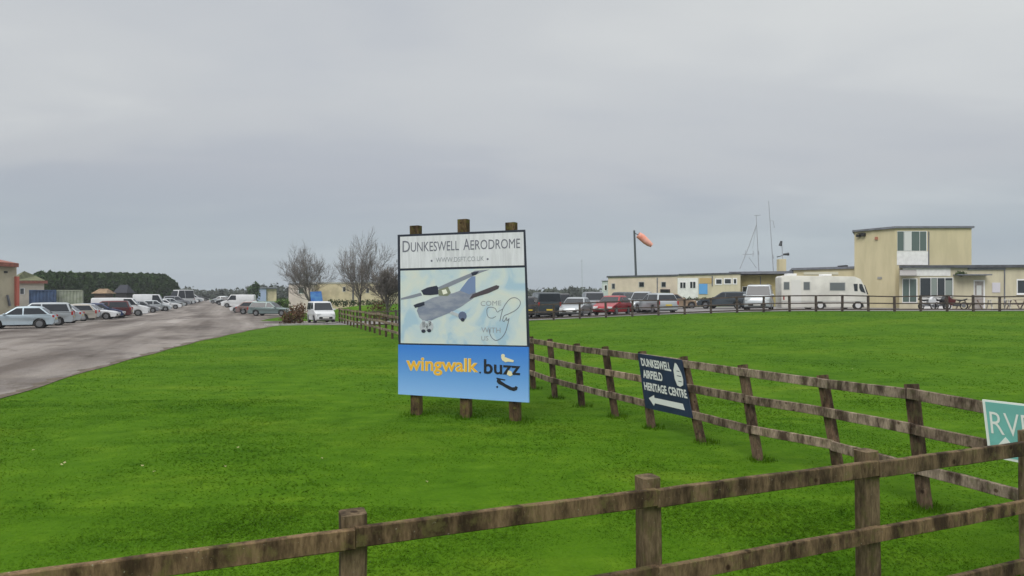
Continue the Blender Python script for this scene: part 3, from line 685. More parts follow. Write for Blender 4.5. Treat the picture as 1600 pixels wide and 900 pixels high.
# ------------------------------------------------------------------ vehicles
def car_paint(name, col, metal=.35):
    if 'paint_' + name in MATS: return MATS['paint_' + name]
    m = PM('paint_' + name, col, .35, metal, .2, noise=(1.1, .06)); return m
PROF = {  # fractions of length, metres of height: belt, cowl x, roof front x, roof rear x, rear base x, bonnet nose height
    'hatch':  dict(L=3.95, W=1.72, H=1.47, belt=.90, cowl=.24, rf=.04, rr=-.30, rb=-.455, nose=.70, hood=.92),
    'estate': dict(L=4.65, W=1.76, H=1.46, belt=.88, cowl=.20, rf=.02, rr=-.40, rb=-.48, nose=.70, hood=.88),
    'saloon': dict(L=4.5, W=1.74, H=1.42, belt=.88, cowl=.20, rf=.03, rr=-.22, rb=-.36, nose=.68, hood=.86),
    'mpv':    dict(L=4.4, W=1.80, H=1.68, belt=.98, cowl=.27, rf=.08, rr=-.42, rb=-.48, nose=.80, hood=.98),
    'suv':    dict(L=4.5, W=1.86, H=1.82, belt=1.10, cowl=.20, rf=.08, rr=-.42, rb=-.48, nose=.98, hood=1.08),
    'van':    dict(L=5.1, W=1.95, H=2.05, belt=1.15, cowl=.33, rf=.20, rr=-.485, rb=-.495, nose=.95, hood=1.15),
    'small_van': dict(L=4.1, W=1.72, H=1.80, belt=1.02, cowl=.29, rf=.12, rr=-.475, rb=-.49, nose=.82, hood=1.0),
}
def vehicle(kind, name, label, cat, pos, heading, paint, scale=1.0, group=None, dims=None, blank_sides=False):
    P = dict(PROF[kind]); P.update(dims or {}); L, Wd, H, zb = P['L'], P['W'], P['H'], P['belt']
    root = empty(name, (pos[0], pos[1], Z(pos[0], pos[1]) + .03), heading); root.scale = (scale,) * 3
    tag(root, label, cat, group)
    rw = .31 if kind not in ('suv', 'van') else .35; xa, xb = L * .315, -L * .29; wy = Wd / 2
    def arch(x): return [(x + (rw + .07) * math.cos(a), .27 + (rw + .06) * math.sin(a)) for a in [math.pi * k / 8 for k in range(9)]]
    h = L / 2; g = .24
    low = [(-h + .10, g), ] + [(-h + .0, .42), (-h + .02, zb - .18), (P['rb'] * L - .01, zb)]
    if kind == 'saloon': low = [(-h + .10, g), (-h, .42), (-h + .02, zb - .14), (-h + .10, zb - .01), (P['rb'] * L, zb)]
    low += [(0, zb - .02), (P['cowl'] * L, P['hood']), (h - .38, P['nose'] + .06), (h - .12, P['nose'] - .05), (h - .01, P['nose'] - .26), (h - .03, .32), (h - .16, g)]
    low += [(xa + rw + .07, g)] + arch(xa)[0:9] + [(xa - rw - .07, g), (xb + rw + .07, g)] + arch(xb)[0:9] + [(xb - rw - .07, g)]
    # prune near-duplicates
    pr = []
    for p in low:
        if not pr or (abs(p[0] - pr[-1][0]) + abs(p[1] - pr[-1][1])) > .012: pr.append(p)
    def yb(x, z):      # half width of the lower body: narrower nose, tail and sill
        t = abs(x) / h; return wy * (1 - .10 * max(0, t - .72) / .28) * (1 - .05 * max(0, (.5 - z)) / .3) * (1 - .04 * max(0, z - .6) / .4)
    body = MB(); n = len(pr)
    A = [(x, yb(x, z), z) for x, z in pr]; B = [(x, -y, z) for x, y, z in A]
    body.add(A + B, [tuple(range(n))[::-1], tuple(range(n, 2 * n))] + [(i, (i + 1) % n, n + (i + 1) % n, n + i) for i in range(n)])
    tum = .34 if kind not in ('van', 'small_van', 'suv') else .16
    wg = wy * .955
    def yg(z): return wg - (z - zb) * tum
    gh = [(P['rb'] * L, zb - .05), (P['rr'] * L - .03, H - .10), (P['rr'] * L + .12, H - .02), ((P['rr'] + P['rf']) / 2 * L, H), (P['rf'] * L - .06, H - .03), (P['rf'] * L + .06, H - .08), (P['cowl'] * L, P['hood'] - .05)]
    n = len(gh); A = [(x, yg(z), z) for x, z in gh]; B = [(x, -y, z) for x, y, z in A]
    gm = MB(); gm.add(A + B, [tuple(range(n))[::-1], tuple(range(n, 2 * n))] + [(i, (i + 1) % n, n + (i + 1) % n, n + i) for i in range(n)])
    # bevel both shells separately, then keep them as one body mesh
    def bev(mb, r):
        me = bpy.data.meshes.new('x'); me.from_pydata(mb.v, [], mb.f); bm = bmesh.new(); bm.from_mesh(me); bmesh.ops.recalc_face_normals(bm, faces=bm.faces)
        es = [e for e in bm.edges if abs(e.verts[0].co.y) > .2 and e.verts[0].co.y * e.verts[1].co.y > 0 and max(e.verts[0].co.z, e.verts[1].co.z) > .5 and e.calc_face_angle(0) > .5]
        bmesh.ops.bevel(bm, geom=es, offset=r, segments=3, affect='EDGES', profile=.5, clamp_overlap=True)
        bm.to_mesh(me); bm.free(); r_ = MB(); r_.v = [tuple(v.co) for v in me.vertices]; r_.f = [tuple(p.vertices) for p in me.polygons]; bpy.data.meshes.remove(me); return r_
    b1, b2 = bev(body, .07), bev(gm, .085); b1.add(b2.v, b2.f)
    bo = b1.build('body', paint, root, smooth=35)
    # dark sill and floor
    MB().box((0, 0, .26), (L * .9, Wd * .86, .14)).build('underbody', BLACK, root)
    # glass
    def side_glass(x0b, x0t, x1b, x1t, z0, z1, s_):
        pts = [(x0b, s_ * (yg(z0) - .012), z0), (x0t, s_ * (yg(z1) - .012), z1), (x1t, s_ * (yg(z1) - .012), z1), (x1b, s_ * (yg(z0) - .012), z0)]
        MB().prism(pts, (0, s_ * .018, 0)).build('side_window', CARGLASS, root)
    z0, z1 = zb + .03, H - .13; k0 = (z0 - zb + .05) / (H - .10 - zb + .05); k1 = (z1 - zb + .05) / (H - .10 - zb + .05)
    def lx(a, b, k): return a + (b - a) * k
    rb0, rr0 = P['rb'] * L, P['rr'] * L - .03; cw, rf0 = P['cowl'] * L, P['rf'] * L + .06
    xr0, xr1 = lx(rb0, rr0, k0) + .12, lx(rb0, rr0, k1) + .12; xf0, xf1 = lx(cw, rf0, k0) - .14, lx(cw, rf0, k1) - .12
    xm = L * -.06
    for s_ in (1, -1):
        if blank_sides:
            side_glass(max(xf1 - .75, xm), max(xf1 - .7, xm), xf0, xf1, z0, z1, s_)
        else:
            side_glass(xr0, xr1, xm - .04, xm - .04, z0, z1, s_); side_glass(xm + .04, xm + .04, xf0, xf1, z0, z1, s_)
    def cross_glass(xb_, xt_, zb_, zt_, sgn, name_):
        pts = [(xb_, yg(zb_) - .07, zb_), (xb_, -yg(zb_) + .07, zb_), (xt_, -yg(zt_) + .08, zt_), (xt_, yg(zt_) - .08, zt_)]
        pts = [(p[0] + sgn * -.006, p[1], p[2]) for p in pts]; MB().prism(pts, (sgn * .016, 0, .006)).build(name_, CARGLASS, root)
    zh = P['hood'] - .05; kk0 = .10; kk1 = .93
    cross_glass(lx(cw, rf0, kk0), lx(cw, rf0, kk1), lx(zh, H - .08, kk0), lx(zh, H - .08, kk1), 1, 'windscreen')
    if not blank_sides or kind == 'small_van':
        cross_glass(lx(rb0, rr0, .18), lx(rb0, rr0, .92), lx(zb - .05, H - .10, .18), lx(zb - .05, H - .10, .92), -1, 'rear_window')
    # wheels
    for x in (xa, xb):
        for s_ in (1, -1):
            w = MB(); w.tube([(x, s_ * (wy - .21), rw - .03), (x, s_ * (wy - .19), rw - .03), (x, s_ * (wy - .04), rw - .03), (x, s_ * (wy - .02), rw - .03)], [rw - .03, rw, rw, rw - .04], 20)
            wo = w.build('wheel', RUBBER, root, smooth=40)
            r_ = MB(); r_.tube([(x, s_ * (wy - .035), rw - .03), (x, s_ * (wy - .008), rw - .03)], [rw * .66, rw * .60], 18); ro = r_.build('rim', ALLOY, wo, smooth=40)
    # lamps, plates, bumpers, mirrors
    fz = P['nose'] - .14
    for s_ in (1, -1):
        MB().box((h - .12, s_ * wy * .66, fz), (.20, wy * .42, .17), rz=-s_ * .35).build('headlight', HEAD, root, bevel=.02)
        tz = zb - .10 if kind not in ('van', 'small_van', 'suv', 'mpv', 'estate') else zb - .08; th = .20 if kind in ('hatch', 'saloon') else .34
        MB().box((-h + .065, s_ * wy * .84, tz - .02), (.13, wy * .12, th * .8)).build('tail_light', TAIL, root, bevel=.02)
        MB().box((P['cowl'] * L - .18, s_ * (wy + .03), zb + .04), (.12, .20, .13)).build('door_mirror', paint if kind != 'van' else BLACK, root, bevel=.03)
    MB().box((h - .03, 0, .43), (.08, Wd * .62, .16)).build('grille', BLACK, root, bevel=.02)
    MB().box((h + .015, 0, .44), (.02, .50, .11)).build('number_plate', PLATE_W, root)
    MB().box((-h - .006, 0, .62 if kind != 'saloon' else .55), (.02, .50, .11)).build('number_plate', PLATE_Y, root)
    MB().box((-h + .02, 0, .36), (.10, Wd * .80, .12)).build('rear_bumper', BLACK if kind in ('van', 'suv', 'small_van') else paint, root, bevel=.02)
    if kind == 'suv':
        for s_ in (1, -1): MB().tube([(-L * .36, s_ * wy * .62, H + .05), (L * .02, s_ * wy * .62, H + .05)], .02, 6).build('roof_rail', BLACK, root)
    return root
SILV = car_paint('silver', (.40, .43, .45), .5); PALEB = car_paint('pale_silver_blue', (.42, .50, .55), .4); WHT = car_paint('white', (.60, .615, .63), 0); GREYC = car_paint('mid_grey', (.20, .21, .23), .4)
DKBL = car_paint('dark_blue', (.02, .035, .10), .3); MAROON = car_paint('maroon', (.09, .012, .014), .3); BLK = car_paint('black', (.02, .022, .026), .2); RED = car_paint('red', (.30, .012, .02), .1)
GRNG = car_paint('green_grey', (.16, .21, .21), .45); CHAMP = car_paint('champagne', (.42, .39, .34), .4); SLATE = car_paint('slate', (.045, .058, .07), .3); TAN = car_paint('tan', (.30, .22, .15), .1)

DN0 = -math.pi / 2; LEFT = math.atan2(-.40, -.92); RIGHT = LEFT + math.pi
G1 = 'cars parked along the left of the drive'
def U(u, d): return (gx(u, d), d)
for (k, nm, lab, cat, u, d, hd, pt, kw) in [
    ('hatch', 'parked_car', 'pale silver hatchback cut by the left edge, nearest car in the row', 'car', 33, 45, LEFT + .05, PALEB, {}),
    ('mpv', 'parked_car', 'silver blue people carrier just behind the nearest hatchback', 'car', 60, 49, LEFT + .1, SILV, {}),
    ('hatch', 'parked_car', 'silver hatchback third in the row of cars beside the drive', 'car', 84, 53, LEFT, SILV, {}),
    ('estate', 'parked_car', 'champagne coloured estate fourth in the row, seen from its rear corner', 'car', 101, 57, LEFT + .15, CHAMP, {}),
    ('saloon', 'parked_car', 'white saloon with its bonnet towards the drive, before the dark cars', 'car', 142, 61.5, RIGHT - .1, WHT, {}),
    ('hatch', 'parked_car', 'dark blue hatchback just behind the white saloon', 'car', 158, 64.5, RIGHT, DKBL, {}),
    ('mpv', 'parked_car', 'dark maroon people carrier standing before the long white van', 'car', 167, 66.5, LEFT, MAROON, {}),
    ('van', 'parked_van', 'long white van with dark cab window and bonnet towards the drive', 'van', 189, 72, RIGHT, WHT, dict(blank_sides=True, dims=dict(L=5.4, H=1.95))),
    ('hatch', 'parked_car', 'grey hatchback between the two white vans', 'car', 222, 84, RIGHT, GREYC, {}),
    ('van', 'parked_van', 'tall white van in the middle of the row beyond the grey hatchback', 'van', 237, 92, RIGHT, WHT, dict(blank_sides=True, dims=dict(H=2.25, L=4.5))),
    ('saloon', 'parked_car', 'white saloon just beyond the tall white van', 'car', 258, 100, RIGHT, WHT, {}),
    ('hatch', 'parked_car', 'silver hatchback beyond the tall white van, near the box van', 'car', 268, 108, RIGHT + .1, SILV, {}),
    ('van', 'parked_van', 'highest white box topped van near the far end of the row', 'van', 282, 124, DN0 - .35, WHT, dict(dims=dict(H=2.75, L=5.0))),
    ('hatch', 'parked_car', 'white hatchback just beyond the highest box van', 'car', 293, 134, RIGHT, WHT, {}),
    ('mpv', 'parked_car', 'white people carrier second from the far end of the row', 'car', 302, 150, RIGHT, WHT, {}),
    ('hatch', 'parked_car', 'silver hatchback squeezed between champagne estate and white saloon', 'car', 119, 60.5, LEFT, SILV, {}),
    ('hatch', 'parked_car', 'silver hatchback in front of the tall white van', 'car', 243, 90, RIGHT, SILV, {}),
    ('mpv', 'parked_car', 'mid grey people carrier beside the highest box van', 'car', 276, 117, RIGHT, GREYC, {}),
    ('hatch', 'parked_car', 'dark blue hatchback just beyond the highest box van', 'car', 288, 128, RIGHT, DKBL, {}),
    ('estate', 'parked_car', 'silver estate third from the far end of the row', 'car', 298, 142, RIGHT, SILV, {}),
    ('saloon', 'parked_car', 'dark car at the very far end of the left row', 'car', 312, 172, RIGHT, BLK, {})]:
    vehicle(k, nm, lab, cat, U(u, d), hd, pt, group=G1, **kw)
G2 = 'cars parked on the right of the drive'
for (k, lab, u, d, hd, pt, kw) in [
    ('estate', 'green grey estate car seen side on beside the brown shrub', 424, 73, -.06, GRNG, dict(dims=dict(H=1.55, L=4.7))),
    ('hatch', 'reddish brown small car half hidden behind the green grey estate', 397, 79, .3, car_paint('dull_red_grey', (.20, .14, .13), .3), {}),
    ('hatch', 'white hatchback just left of the green grey estate', 386, 85, math.pi + .3, WHT, {}),
    ('van', 'white van behind the white hatchback on the right of the drive', 373, 108, math.pi + .2, WHT, dict(blank_sides=True)),
    ('hatch', 'black hatchback just beyond the white van, right of the drive', 356, 122, math.pi, BLK, {}),
    ('hatch', 'silver hatchback farthest along the right of the drive', 345, 134, math.pi, SILV, {})]:
    vehicle(k, 'parked_van' if 'van' in k else 'parked_car', lab, 'van' if 'van' in k else 'car', U(u, d), hd, pt, group=G2, **kw)
vehicle('small_van', 'parked_van', 'small white van with a black bumper parked below the blue panel', 'van', U(501.5, 54), R(-62), WHT, dims=dict(L=3.6, W=1.66, H=1.72))
G3 = 'cars parked behind the field fence'
DN = -math.pi / 2
for (k, lab, u, d, hd, pt, kw) in [
    ('mpv', 'black people carrier close to the right side of the large board', 826, 54, DN + math.pi, BLK, {}),
    ('van', 'tall dark slate van seen from behind, near the large board', 851, 52.5, DN + math.pi + .12, SLATE, dict(dims=dict(H=1.95, L=4.6))),
    ('suv', 'dark off roader standing between the slate van and the silver hatchback', 873, 57, DN + math.pi, BLK, {}),
    ('hatch', 'silver hatchback facing the field between the dark cars and the red car', 900, 51.0, DN - .35, SILV, dict(dims=dict(W=1.8))),
    ('suv', 'grey off roader behind the gap between silver and red cars', 928, 59, DN, GREYC, {}),
    ('hatch', 'bright red hatchback facing the field', 957, 51.2, DN - .55, RED, dict(dims=dict(W=1.78))),
    ('mpv', 'dark people carrier partly hidden by the red hatchback', 982, 58, DN + .3, SLATE, {}),
    ('mpv', 'silver people carrier behind the silver estate', 1003, 56, DN - .3, SILV, {}),
    ('estate', 'silver grey estate with dark rear glass, right of the red hatchback', 1024, 51.3, DN + math.pi + .22, SILV, dict(dims=dict(H=1.52))),
    ('saloon', 'tan car with dark wheels before the cream cabins', 1052, 61, .1, TAN, {}),
    ('estate', 'dark green grey estate left of the large pale off roader', 1134, 57.5, math.pi - .7, SLATE, {}),
    ('suv', 'pale silver off roader facing the field beside the motorhome', 1186, 50.8, DN - .42, SILV, dict(dims=dict(H=1.95, W=1.95)))]:
    vehicle(k, 'parked_van' if k == 'van' else 'parked_car', lab, 'van' if k == 'van' else 'car', U(u, d), hd, pt, group=G3, **kw)

# motorhome
def motorhome():
    x, y = U(1289, 52); z = Z(x, y); root = empty('motorhome', (x, y, z + .02), -.02)
    tag(root, 'long white motorhome with dark cab windows parked before the cream clubhouse', 'motorhome')
    pl = Plane((gx(1218, 51.8), 51.8), (gx(1358, 50.6), 50.6)); s = 1043 / 50.9
    mb = MB(); prof = [(1221, 481), (1220.5, 433), (1223, 430.5), (1335, 432), (1345, 436), (1351, 447), (1356, 463), (1358, 470), (1358, 480)]
    wl = [(1345, 481.5), (1340, 481.5)]
    def arch(u): return [(u + 9.5 * math.cos(a), 480.5 - 9.5 * math.sin(a)) for a in [math.pi * k / 8 for k in range(9)]]
    prof += arch(1341)[:] + arch(1282)[:]
    mb.prism([pl.p(u, v) for u, v in prof], pl.n * -2.3 + pl.t * .0)
    bo = mb.build('body', PM('motorhome_white', (.64, .625, .575), .45, noise=(.9, .12), coat=.1), root, bevel=.05, smooth=35, world=True)
    def win(a, b, c, d_, mat=GLASS, name='window'):
        fr = flat(pl, rect(a - 1, b - 1, c + 1, d_ + 1), 0, .02).build(name, PM('grey_rubber_trim', (.30, .31, .31), .6), bo, world=True)
    g = PM('motorhome_window', (.13, .145, .15), .12, spec=.7)
    for (a, b, c, d_) in ((1225, 441, 1233, 452), (1256, 441, 1265, 452.5), (1297, 442, 1320, 453.5)):
        fr = flat(pl, rect(a - .8, b - .8, c + .8, d_ + .8), 0, .02).build('window_frame', PM('grey_rubber_trim', (.38, .39, .38), .6), root, world=True)
        flat(pl, rect(a, b, c, d_), .02, .03).build('pane', g, fr, world=True)
    flat(pl, [(1333.5, 443.5), (1340, 443.5), (1340, 455), (1335, 455)], 0, .02).build('cab_window', GLASS, root, world=True)
    flat(pl, [(1342.5, 443.5), (1347, 444), (1352.5, 458), (1345, 455.5), (1342.5, 450)], 0, .02).build('cab_window', GLASS, root, world=True)
    flat(pl, rect(1236.5, 437, 1252, 476), 0, .012).build('door', PM('motorhome_door', (.68, .67, .64), .4), root, world=True)
    flat(pl, rect(1221, 470.2, 1352, 471.2), 0, .015).build('trim_strip', PM('grey_rubber_trim', (.38, .39, .38), .6), root, world=True)
    a = pl.p(1357, 452); b_ = pl.p(1352, 445)
    MB().prism([pl.p(1350.5, 446), pl.p(1356, 460), pl.p(1357, 460), pl.p(1351.5, 445.5)], pl.n * -2.0).build('windscreen', GLASS, root, world=True)
    for u in (1282, 1341):
        for dy in (.02, 2.06):
            c = pl.p(u, 477.2); c.y += dy + .1
            w = MB().tube([c - Vector((0, .1, 0)), c + Vector((0, .1, 0))], .34, 20).build('wheel', RUBBER, root, smooth=40, world=True)
            MB().tube([c - Vector((0, .115, 0)), c - Vector((0, .09, 0))], [.2, .22], 16).build('rim', PM('white_hub', (.6, .6, .6), .4), w, smooth=40, world=True)
    MB().box((pl.p(1240, 430).x, 52.2, pl.p(1240, 430.7).z + .09), (.7, .7, .16)).build('roof_hatch', UPVC, root, bevel=.03, world=True)
    MB().box((pl.p(1300, 430).x, 52.2, pl.p(1300, 431).z + .09), (.7, .7, .14)).build('roof_hatch', UPVC, root, bevel=.03, world=True)
    c = pl.p(1220, 465); MB().box((c.x - .02, 51.15, c.z), (.05, .14, .35)).build('tail_light', TAIL, root, world=True)
    c = pl.p(1357, 472); MB().box((c.x, 51.25, c.z), (.06, .3, .18)).build('headlight', HEAD, root, world=True)
motorhome()

# ------------------------------------------------------------------ clubhouse on the right
def walls(poly, z0, z1, mat, name, root):
    mb = MB(); mb.prism([(x, y, z0) for x, y in poly], (0, 0, z1 - z0)); return mb.build(name, mat, root, world=True)
def window(pl, r, root, frame=UPVC, pane=GLASS, bars=(), t=.7, off=.004, sill=False, name='window'):
    a, b, c, d = r; f = flat(pl, rect(a, b, c, d), off - .03, off + .03).build(name, frame, root, world=True)
    cuts = [a + t] + [x for br in bars for x in (br - t / 2, br + t / 2)] + [c - t]
    for i in range(0, len(cuts), 2):
        flat(pl, rect(cuts[i], b + t, cuts[i + 1], d - t), off + .03, off + .036).build('pane', pane, f, world=True)
    if sill: flat(pl, rect(a - .6, d, c + .6, d + .8), off, off + .10).build('sill', UPVC, f, world=True)
    return f
# tower
tw = empty('tower_block', (gx(1455, 58), 58, 1.0)); tag(tw, 'two storey cream rendered tower with a first floor corner window', 'building')
A_, B_ = (gx(1399, 58), 58), (gx(1518, 57.8), 57.8); C_ = (gx(1335, 61.4), 61.4)
walls([C_, A_, B_, (B_[0] + .6, 66), (C_[0] + 3.2, 67)], .4, 8.05, CREAM, 'wall', tw)
TF = Plane(A_, B_); TS = Plane(C_, A_)
def slab(poly, z0, z1, out_, mat, name, root):
    cx = sum(p[0] for p in poly) / len(poly); cy = sum(p[1] for p in poly) / len(poly)
    P = []
    for x, y in poly: v = Vector((x - cx, y - cy)); L = v.length; v = v * (1 + out_ / L); P.append((cx + v.x, cy + v.y))
    return walls(P, z0, z1, mat, name, root)
slab([C_, A_, B_, (B_[0] + .6, 66), (C_[0] + 3.2, 67)], 8.05, 8.22, .22, FASCIA2, 'roof', tw)
window(TF, (1401.5, 361, 1448, 392.5), tw, bars=(1412.5, 1424, 1437), pane=GLASS2)
flat(TF, rect(1413.2, 362, 1423.6, 391.6), .04, .05).build('blind', BLIND, tw, world=True)
flat(TF, rect(1401, 392.8, 1449.5, 414), -.02, .04).build('white_panel', WHITE, tw, world=True)
flat(TF, rect(1450.2, 362, 1451.4, 414), 0, .08).build('downpipe', FASCIA2, tw, world=True)
flat(TS, rect(1371.5, 432.5, 1378, 436), 0, .05).build('wall_vent', PM('grey_vent', (.3, .3, .28), .7), tw, world=True)
flat(TS, [(1368.5, 370), (1371.5, 370), (1372, 374.5), (1368, 374.5)], 0, .15).build('alarm_box', PM('dull_red_box', (.40, .16, .10), .6), tw, world=True)
mb = MB()
for (u, v, w, h_) in ((1343, 368.5, 5, 4), (1350.5, 366.5, 5, 5), (1347, 365.2, 8, 1.2)): flat(TS, rect(u - w / 2, v - h_ / 2, u + w / 2, v + h_ / 2), 0, .3, mb)
mb.build('floodlight', BLACK, tw, world=True)

# clubhouse range left of the tower
ch = empty('clubhouse', (gx(1280, 64), 64, 1.0)); tag(ch, 'long low cream clubhouse range running left from the tower behind the motorhome', 'building')
E0, E1 = (gx(1240, 66), 66), (gx(1339, 62), 62); D0, D1 = (gx(1156, 70.2), 70.2), (gx(1243, 66.9), 66.9)
walls([E0, E1, (E1[0] + 2, 70), (E0[0] + 2.6, 73)], .6, 4.72, CREAM, 'wall', ch)
slab([E0, E1, (E1[0] + 2, 70), (E0[0] + 2.6, 73)], 4.72, 4.93, .25, FASCIA2, 'roof', ch)
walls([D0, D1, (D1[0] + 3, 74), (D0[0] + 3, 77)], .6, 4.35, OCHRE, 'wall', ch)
DP = Plane(D0, D1)
mbr = MB(); mbr.prism([DP.p(1139, 424.6, 1.0), DP.p(1242, 423.4, 1.0), DP.p(1242, 427.6, 1.0), DP.p(1139, 428.4, 1.0)], -DP.n * 6.5); mbr.build('roof', FASCIA2, ch, world=True)
EP = Plane(E0, E1)
flat(EP, rect(1256, 425, 1310, 429), 0, .06).build('white_panel', PM('pale_board', (.62, .60, .48), .7), ch, world=True)
flat(EP, [(1312, 415.5), (1325, 414.5), (1325, 417), (1312, 417.5)], -.8, -.2).build('roof_vent', BLACK, ch, world=True)
for u in (1188, 1215): flat(DP, rect(u, 432, u + 1, 470), 0, .08).build('downpipe', FASCIA2, ch, world=True)
window(DP, (1160, 447.5, 1168.5, 459), ch, pane=GLASS)
# chimney with aerials
cy = DP.p(1221, 420, -1.5); chm = MB(); chm.box((cy.x, cy.y, cy.z + .05), (.72, .7, 1.9)); chm.build('chimney', CREAM, ch, bevel=.03, world=True)
AER = PM('dark_aerial_metal', (.05, .055, .06), .6, metal=.3); AERL = PM('grey_aerial_metal', (.36, .38, .41), .6, metal=.3)
an = empty('roof_aerial', (cy.x, cy.y, cy.z + 1.0)); tag(an, 'short black aerial with a weather instrument standing on the chimney', 'aerial')
def AT(u, v): return at(u, v, cy.y)
MB().tube([AT(1223, 409), AT(1221.5, 376)], .035, 6).build('mast', AERL, an, world=True)
MB().tube([AT(1219, 384), AT(1221, 377)], [.17, .12], 8).build('instrument', AER, an, world=True)
MB().tube([AT(1224, 397.5), AT(1232.5, 397)], [.09, .16], 8).build('loudspeaker', AER, an, world=True)
MB().tube([AT(1214, 401.5), AT(1224, 399)], [.06, .03], 6).build('bracket', AER, an, world=True)

def radio_mast(name, label, base_u, base_v, top_u, top_v, d, extras, r=.05, cat='radio mast'):
    b = at(base_u, base_v, d); root = empty(name, b); tag(root, label, cat)
    MB().tube([b, at(top_u, top_v, d)], [r, r * .6], 6).build('mast', AERL, root, world=True)
    for (nm, pts, rr) in extras: MB().tube([at(u, v, d + dd) for u, v, dd in pts], rr, 5).build(nm, AERL, root, world=True)
radio_mast('radio_mast', 'guyed grey mast with a sloping stay, left of the thin tall mast', 1186, 428, 1181.5, 336, 72,
           [('stay', [(1181.5, 352, 0), (1170, 385, 0), (1156, 420, 0)], .045), ('stay', [(1181.5, 352, 0), (1176, 388, 3)], .012), ('crossbar', [(1160, 398, 0), (1178, 396.5, 0)], .035),
            ('strut', [(1170, 402, 0), (1182, 419, 0)], .025), ('antenna_rod', [(1165, 391, 0), (1163.5, 402, 0)], .03), ('antenna_rod', [(1177, 392, 0), (1176.5, 401, 0)], .03),
            ('insulator', [(1184.6, 392, 0), (1185.2, 398, 0)], .08), ('antenna_rod', [(1178, 337, 0), (1188, 336, 0)], .03)])
radio_mast('radio_mast', 'tallest thin grey mast beside the chimney', 1208.5, 424, 1201, 314, 71,
           [('antenna_rod', [(1203, 345, 0), (1208, 345, 0), (1210, 356, 0)], .03), ('antenna_rod', [(1207, 398, 0), (1208.5, 404, 0)], .06)], r=.045)
radio_mast('radio_mast', 'faint hair thin pole standing alone beyond the parked cars', 910, 470, 909, 405, 150, [('crossbar', [(907.5, 408, 0), (910.5, 408, 0)], .03)], r=.06)

# extension right of the tower
ex = empty('entrance_extension', (gx(1500, 56), 56, 1.0)); tag(ex, 'flat roofed cream entrance building with glazed doors, right of the tower foot', 'building')
X0, X1 = (gx(1405, 56), 56), (gx(1720, 54.5), 54.5)
XP = Plane(X0, X1)
walls([X0, X1, (X1[0], 62), (A_[0] + .5, 57.6)], .6, 4.52, CREAM2, 'wall', ex)
walls([(X0[0] - .15, X0[1] - .25), (X1[0] + .3, X1[1] - .3), (X1[0] + .3, 62), (A_[0] + .3, 57.7)], 4.52, 4.74, FASCIA, 'roof', ex)
flat(XP, rect(1410, 418.5, 1484.5, 431), 0, .07).build('white_panel', WHITE, ex, world=True)
window(XP, (1409.5, 435, 1433, 473), ex, bars=(1421,), pane=GLASS2, name='glazed_door', t=1.2)
mb = MB(); mb.prism([XP.p(1406, 422, 0), XP.p(1432, 422, 0), XP.p(1432.5, 431, .9), XP.p(1406, 431, .9)], (0, 0, .07)); mb.build('awning', PM('grey_awning', (.30, .29, .28), .8), ex, world=True)
window(XP, (1437, 433.5, 1489, 463), ex, bars=(1454.5, 1464.5, 1476.5), name='window', t=1.0, off=.05, sill=True)
flat(XP, rect(1437, 463.8, 1487, 484), 0, .05).build('white_panel', WHITE, ex, world=True)
flat(XP, rect(1455.3, 435, 1463.5, 461), .087, .092).build('blind', PM('grey_green_blind', (.22, .26, .24), .7), ex, world=True)
flat(XP, rect(1477.2, 438, 1487.5, 461), .087, .092).build('blind', PM('grey_green_blind', (.22, .26, .24), .7), ex, world=True)
mb = MB(); mb.prism([XP.p(1489, 428.8, 0), XP.p(1540, 428.8, 0), XP.p(1540, 430.6, 0), XP.p(1489, 430.6, 0)], XP.n * .9); mb.build('porch_canopy', FASCIA2, ex, world=True)
dr = flat(XP, rect(1521, 437.5, 1538.5, 482), 0, .05).build('door_frame', UPVC, ex, world=True)
flat(XP, rect(1523, 439.5, 1536.5, 482), .05, .06).build('door', PM('grey_brown_door', (.34, .31, .29), .6, noise=(3, .2)), dr, world=True)
flat(XP, rect(1526, 446, 1533.5, 461), .06, .065).build('door_glass', BLIND, dr, world=True)
flat(XP, rect(1550, 441.5, 1562.5, 457), 0, .04).build('notice_board', PM('lilac_white_notice', (.62, .60, .66), .5), ex, world=True)
flat(XP, rect(1568.5, 418, 1569.8, 480), 0, .08).build('downpipe', FASCIA2, ex, world=True)
window(XP, (1588, 436, 1628, 460), ex, bars=(1608,), t=2.2, sill=True)
flat(XP, rect(1512, 418.5, 1570, 421.5), .0, .12).build('gutter', FASCIA2, ex, world=True)
pc = XP.p(1501, 427.5, .5); hb_ = leaf_mesh('hanging_basket', blob(pc, (.5, .2, .22), 260, .2), .07, HEDGEG); tag(hb_, 'dark green plant trailing over the porch canopy', 'plant')

# cream cabins
cb = empty('cabin_row', (gx(1000, 76), 76, 1.0)); tag(cb, 'long pinkish cream portable cabins with a dark flat roof behind the parked cars', 'building')
K0, K1, K2 = (gx(950, 78), 78), (gx(1058, 72.3), 72.3), (gx(1157, 67.5), 67.5)
PINKC = PM('pinkish_cream_cladding', (.62, .53, .43), .8, noise=(1.0, .08)); KP = Plane(K0, K1); KQ = Plane(K1, K2)
walls([K0, K1, (K1[0] + 2, 80), (K0[0] + 2, 85)], .5, 4.32, PINKC, 'wall', cb)
slab([K0, K1, (K1[0] + 2, 80), (K0[0] + 2, 85)], 4.32, 4.5, .18, FASCIA, 'roof', cb)
for r_ in ((955.5, 442.5, 961.5, 452), (998, 440, 1007, 449), (1033, 440, 1041, 449)): window(KP, r_, cb, frame=PM('grey_frame', (.45, .44, .42), .5), t=.9)
flat(KP, rect(1026.5, 434, 1027.8, 466), 0, .06).build('joint_strip', FASCIA2, cb, world=True)
flat(KP, rect(1034, 452, 1047, 457), 0, .35).build('step_box', BLACK, cb, world=True)
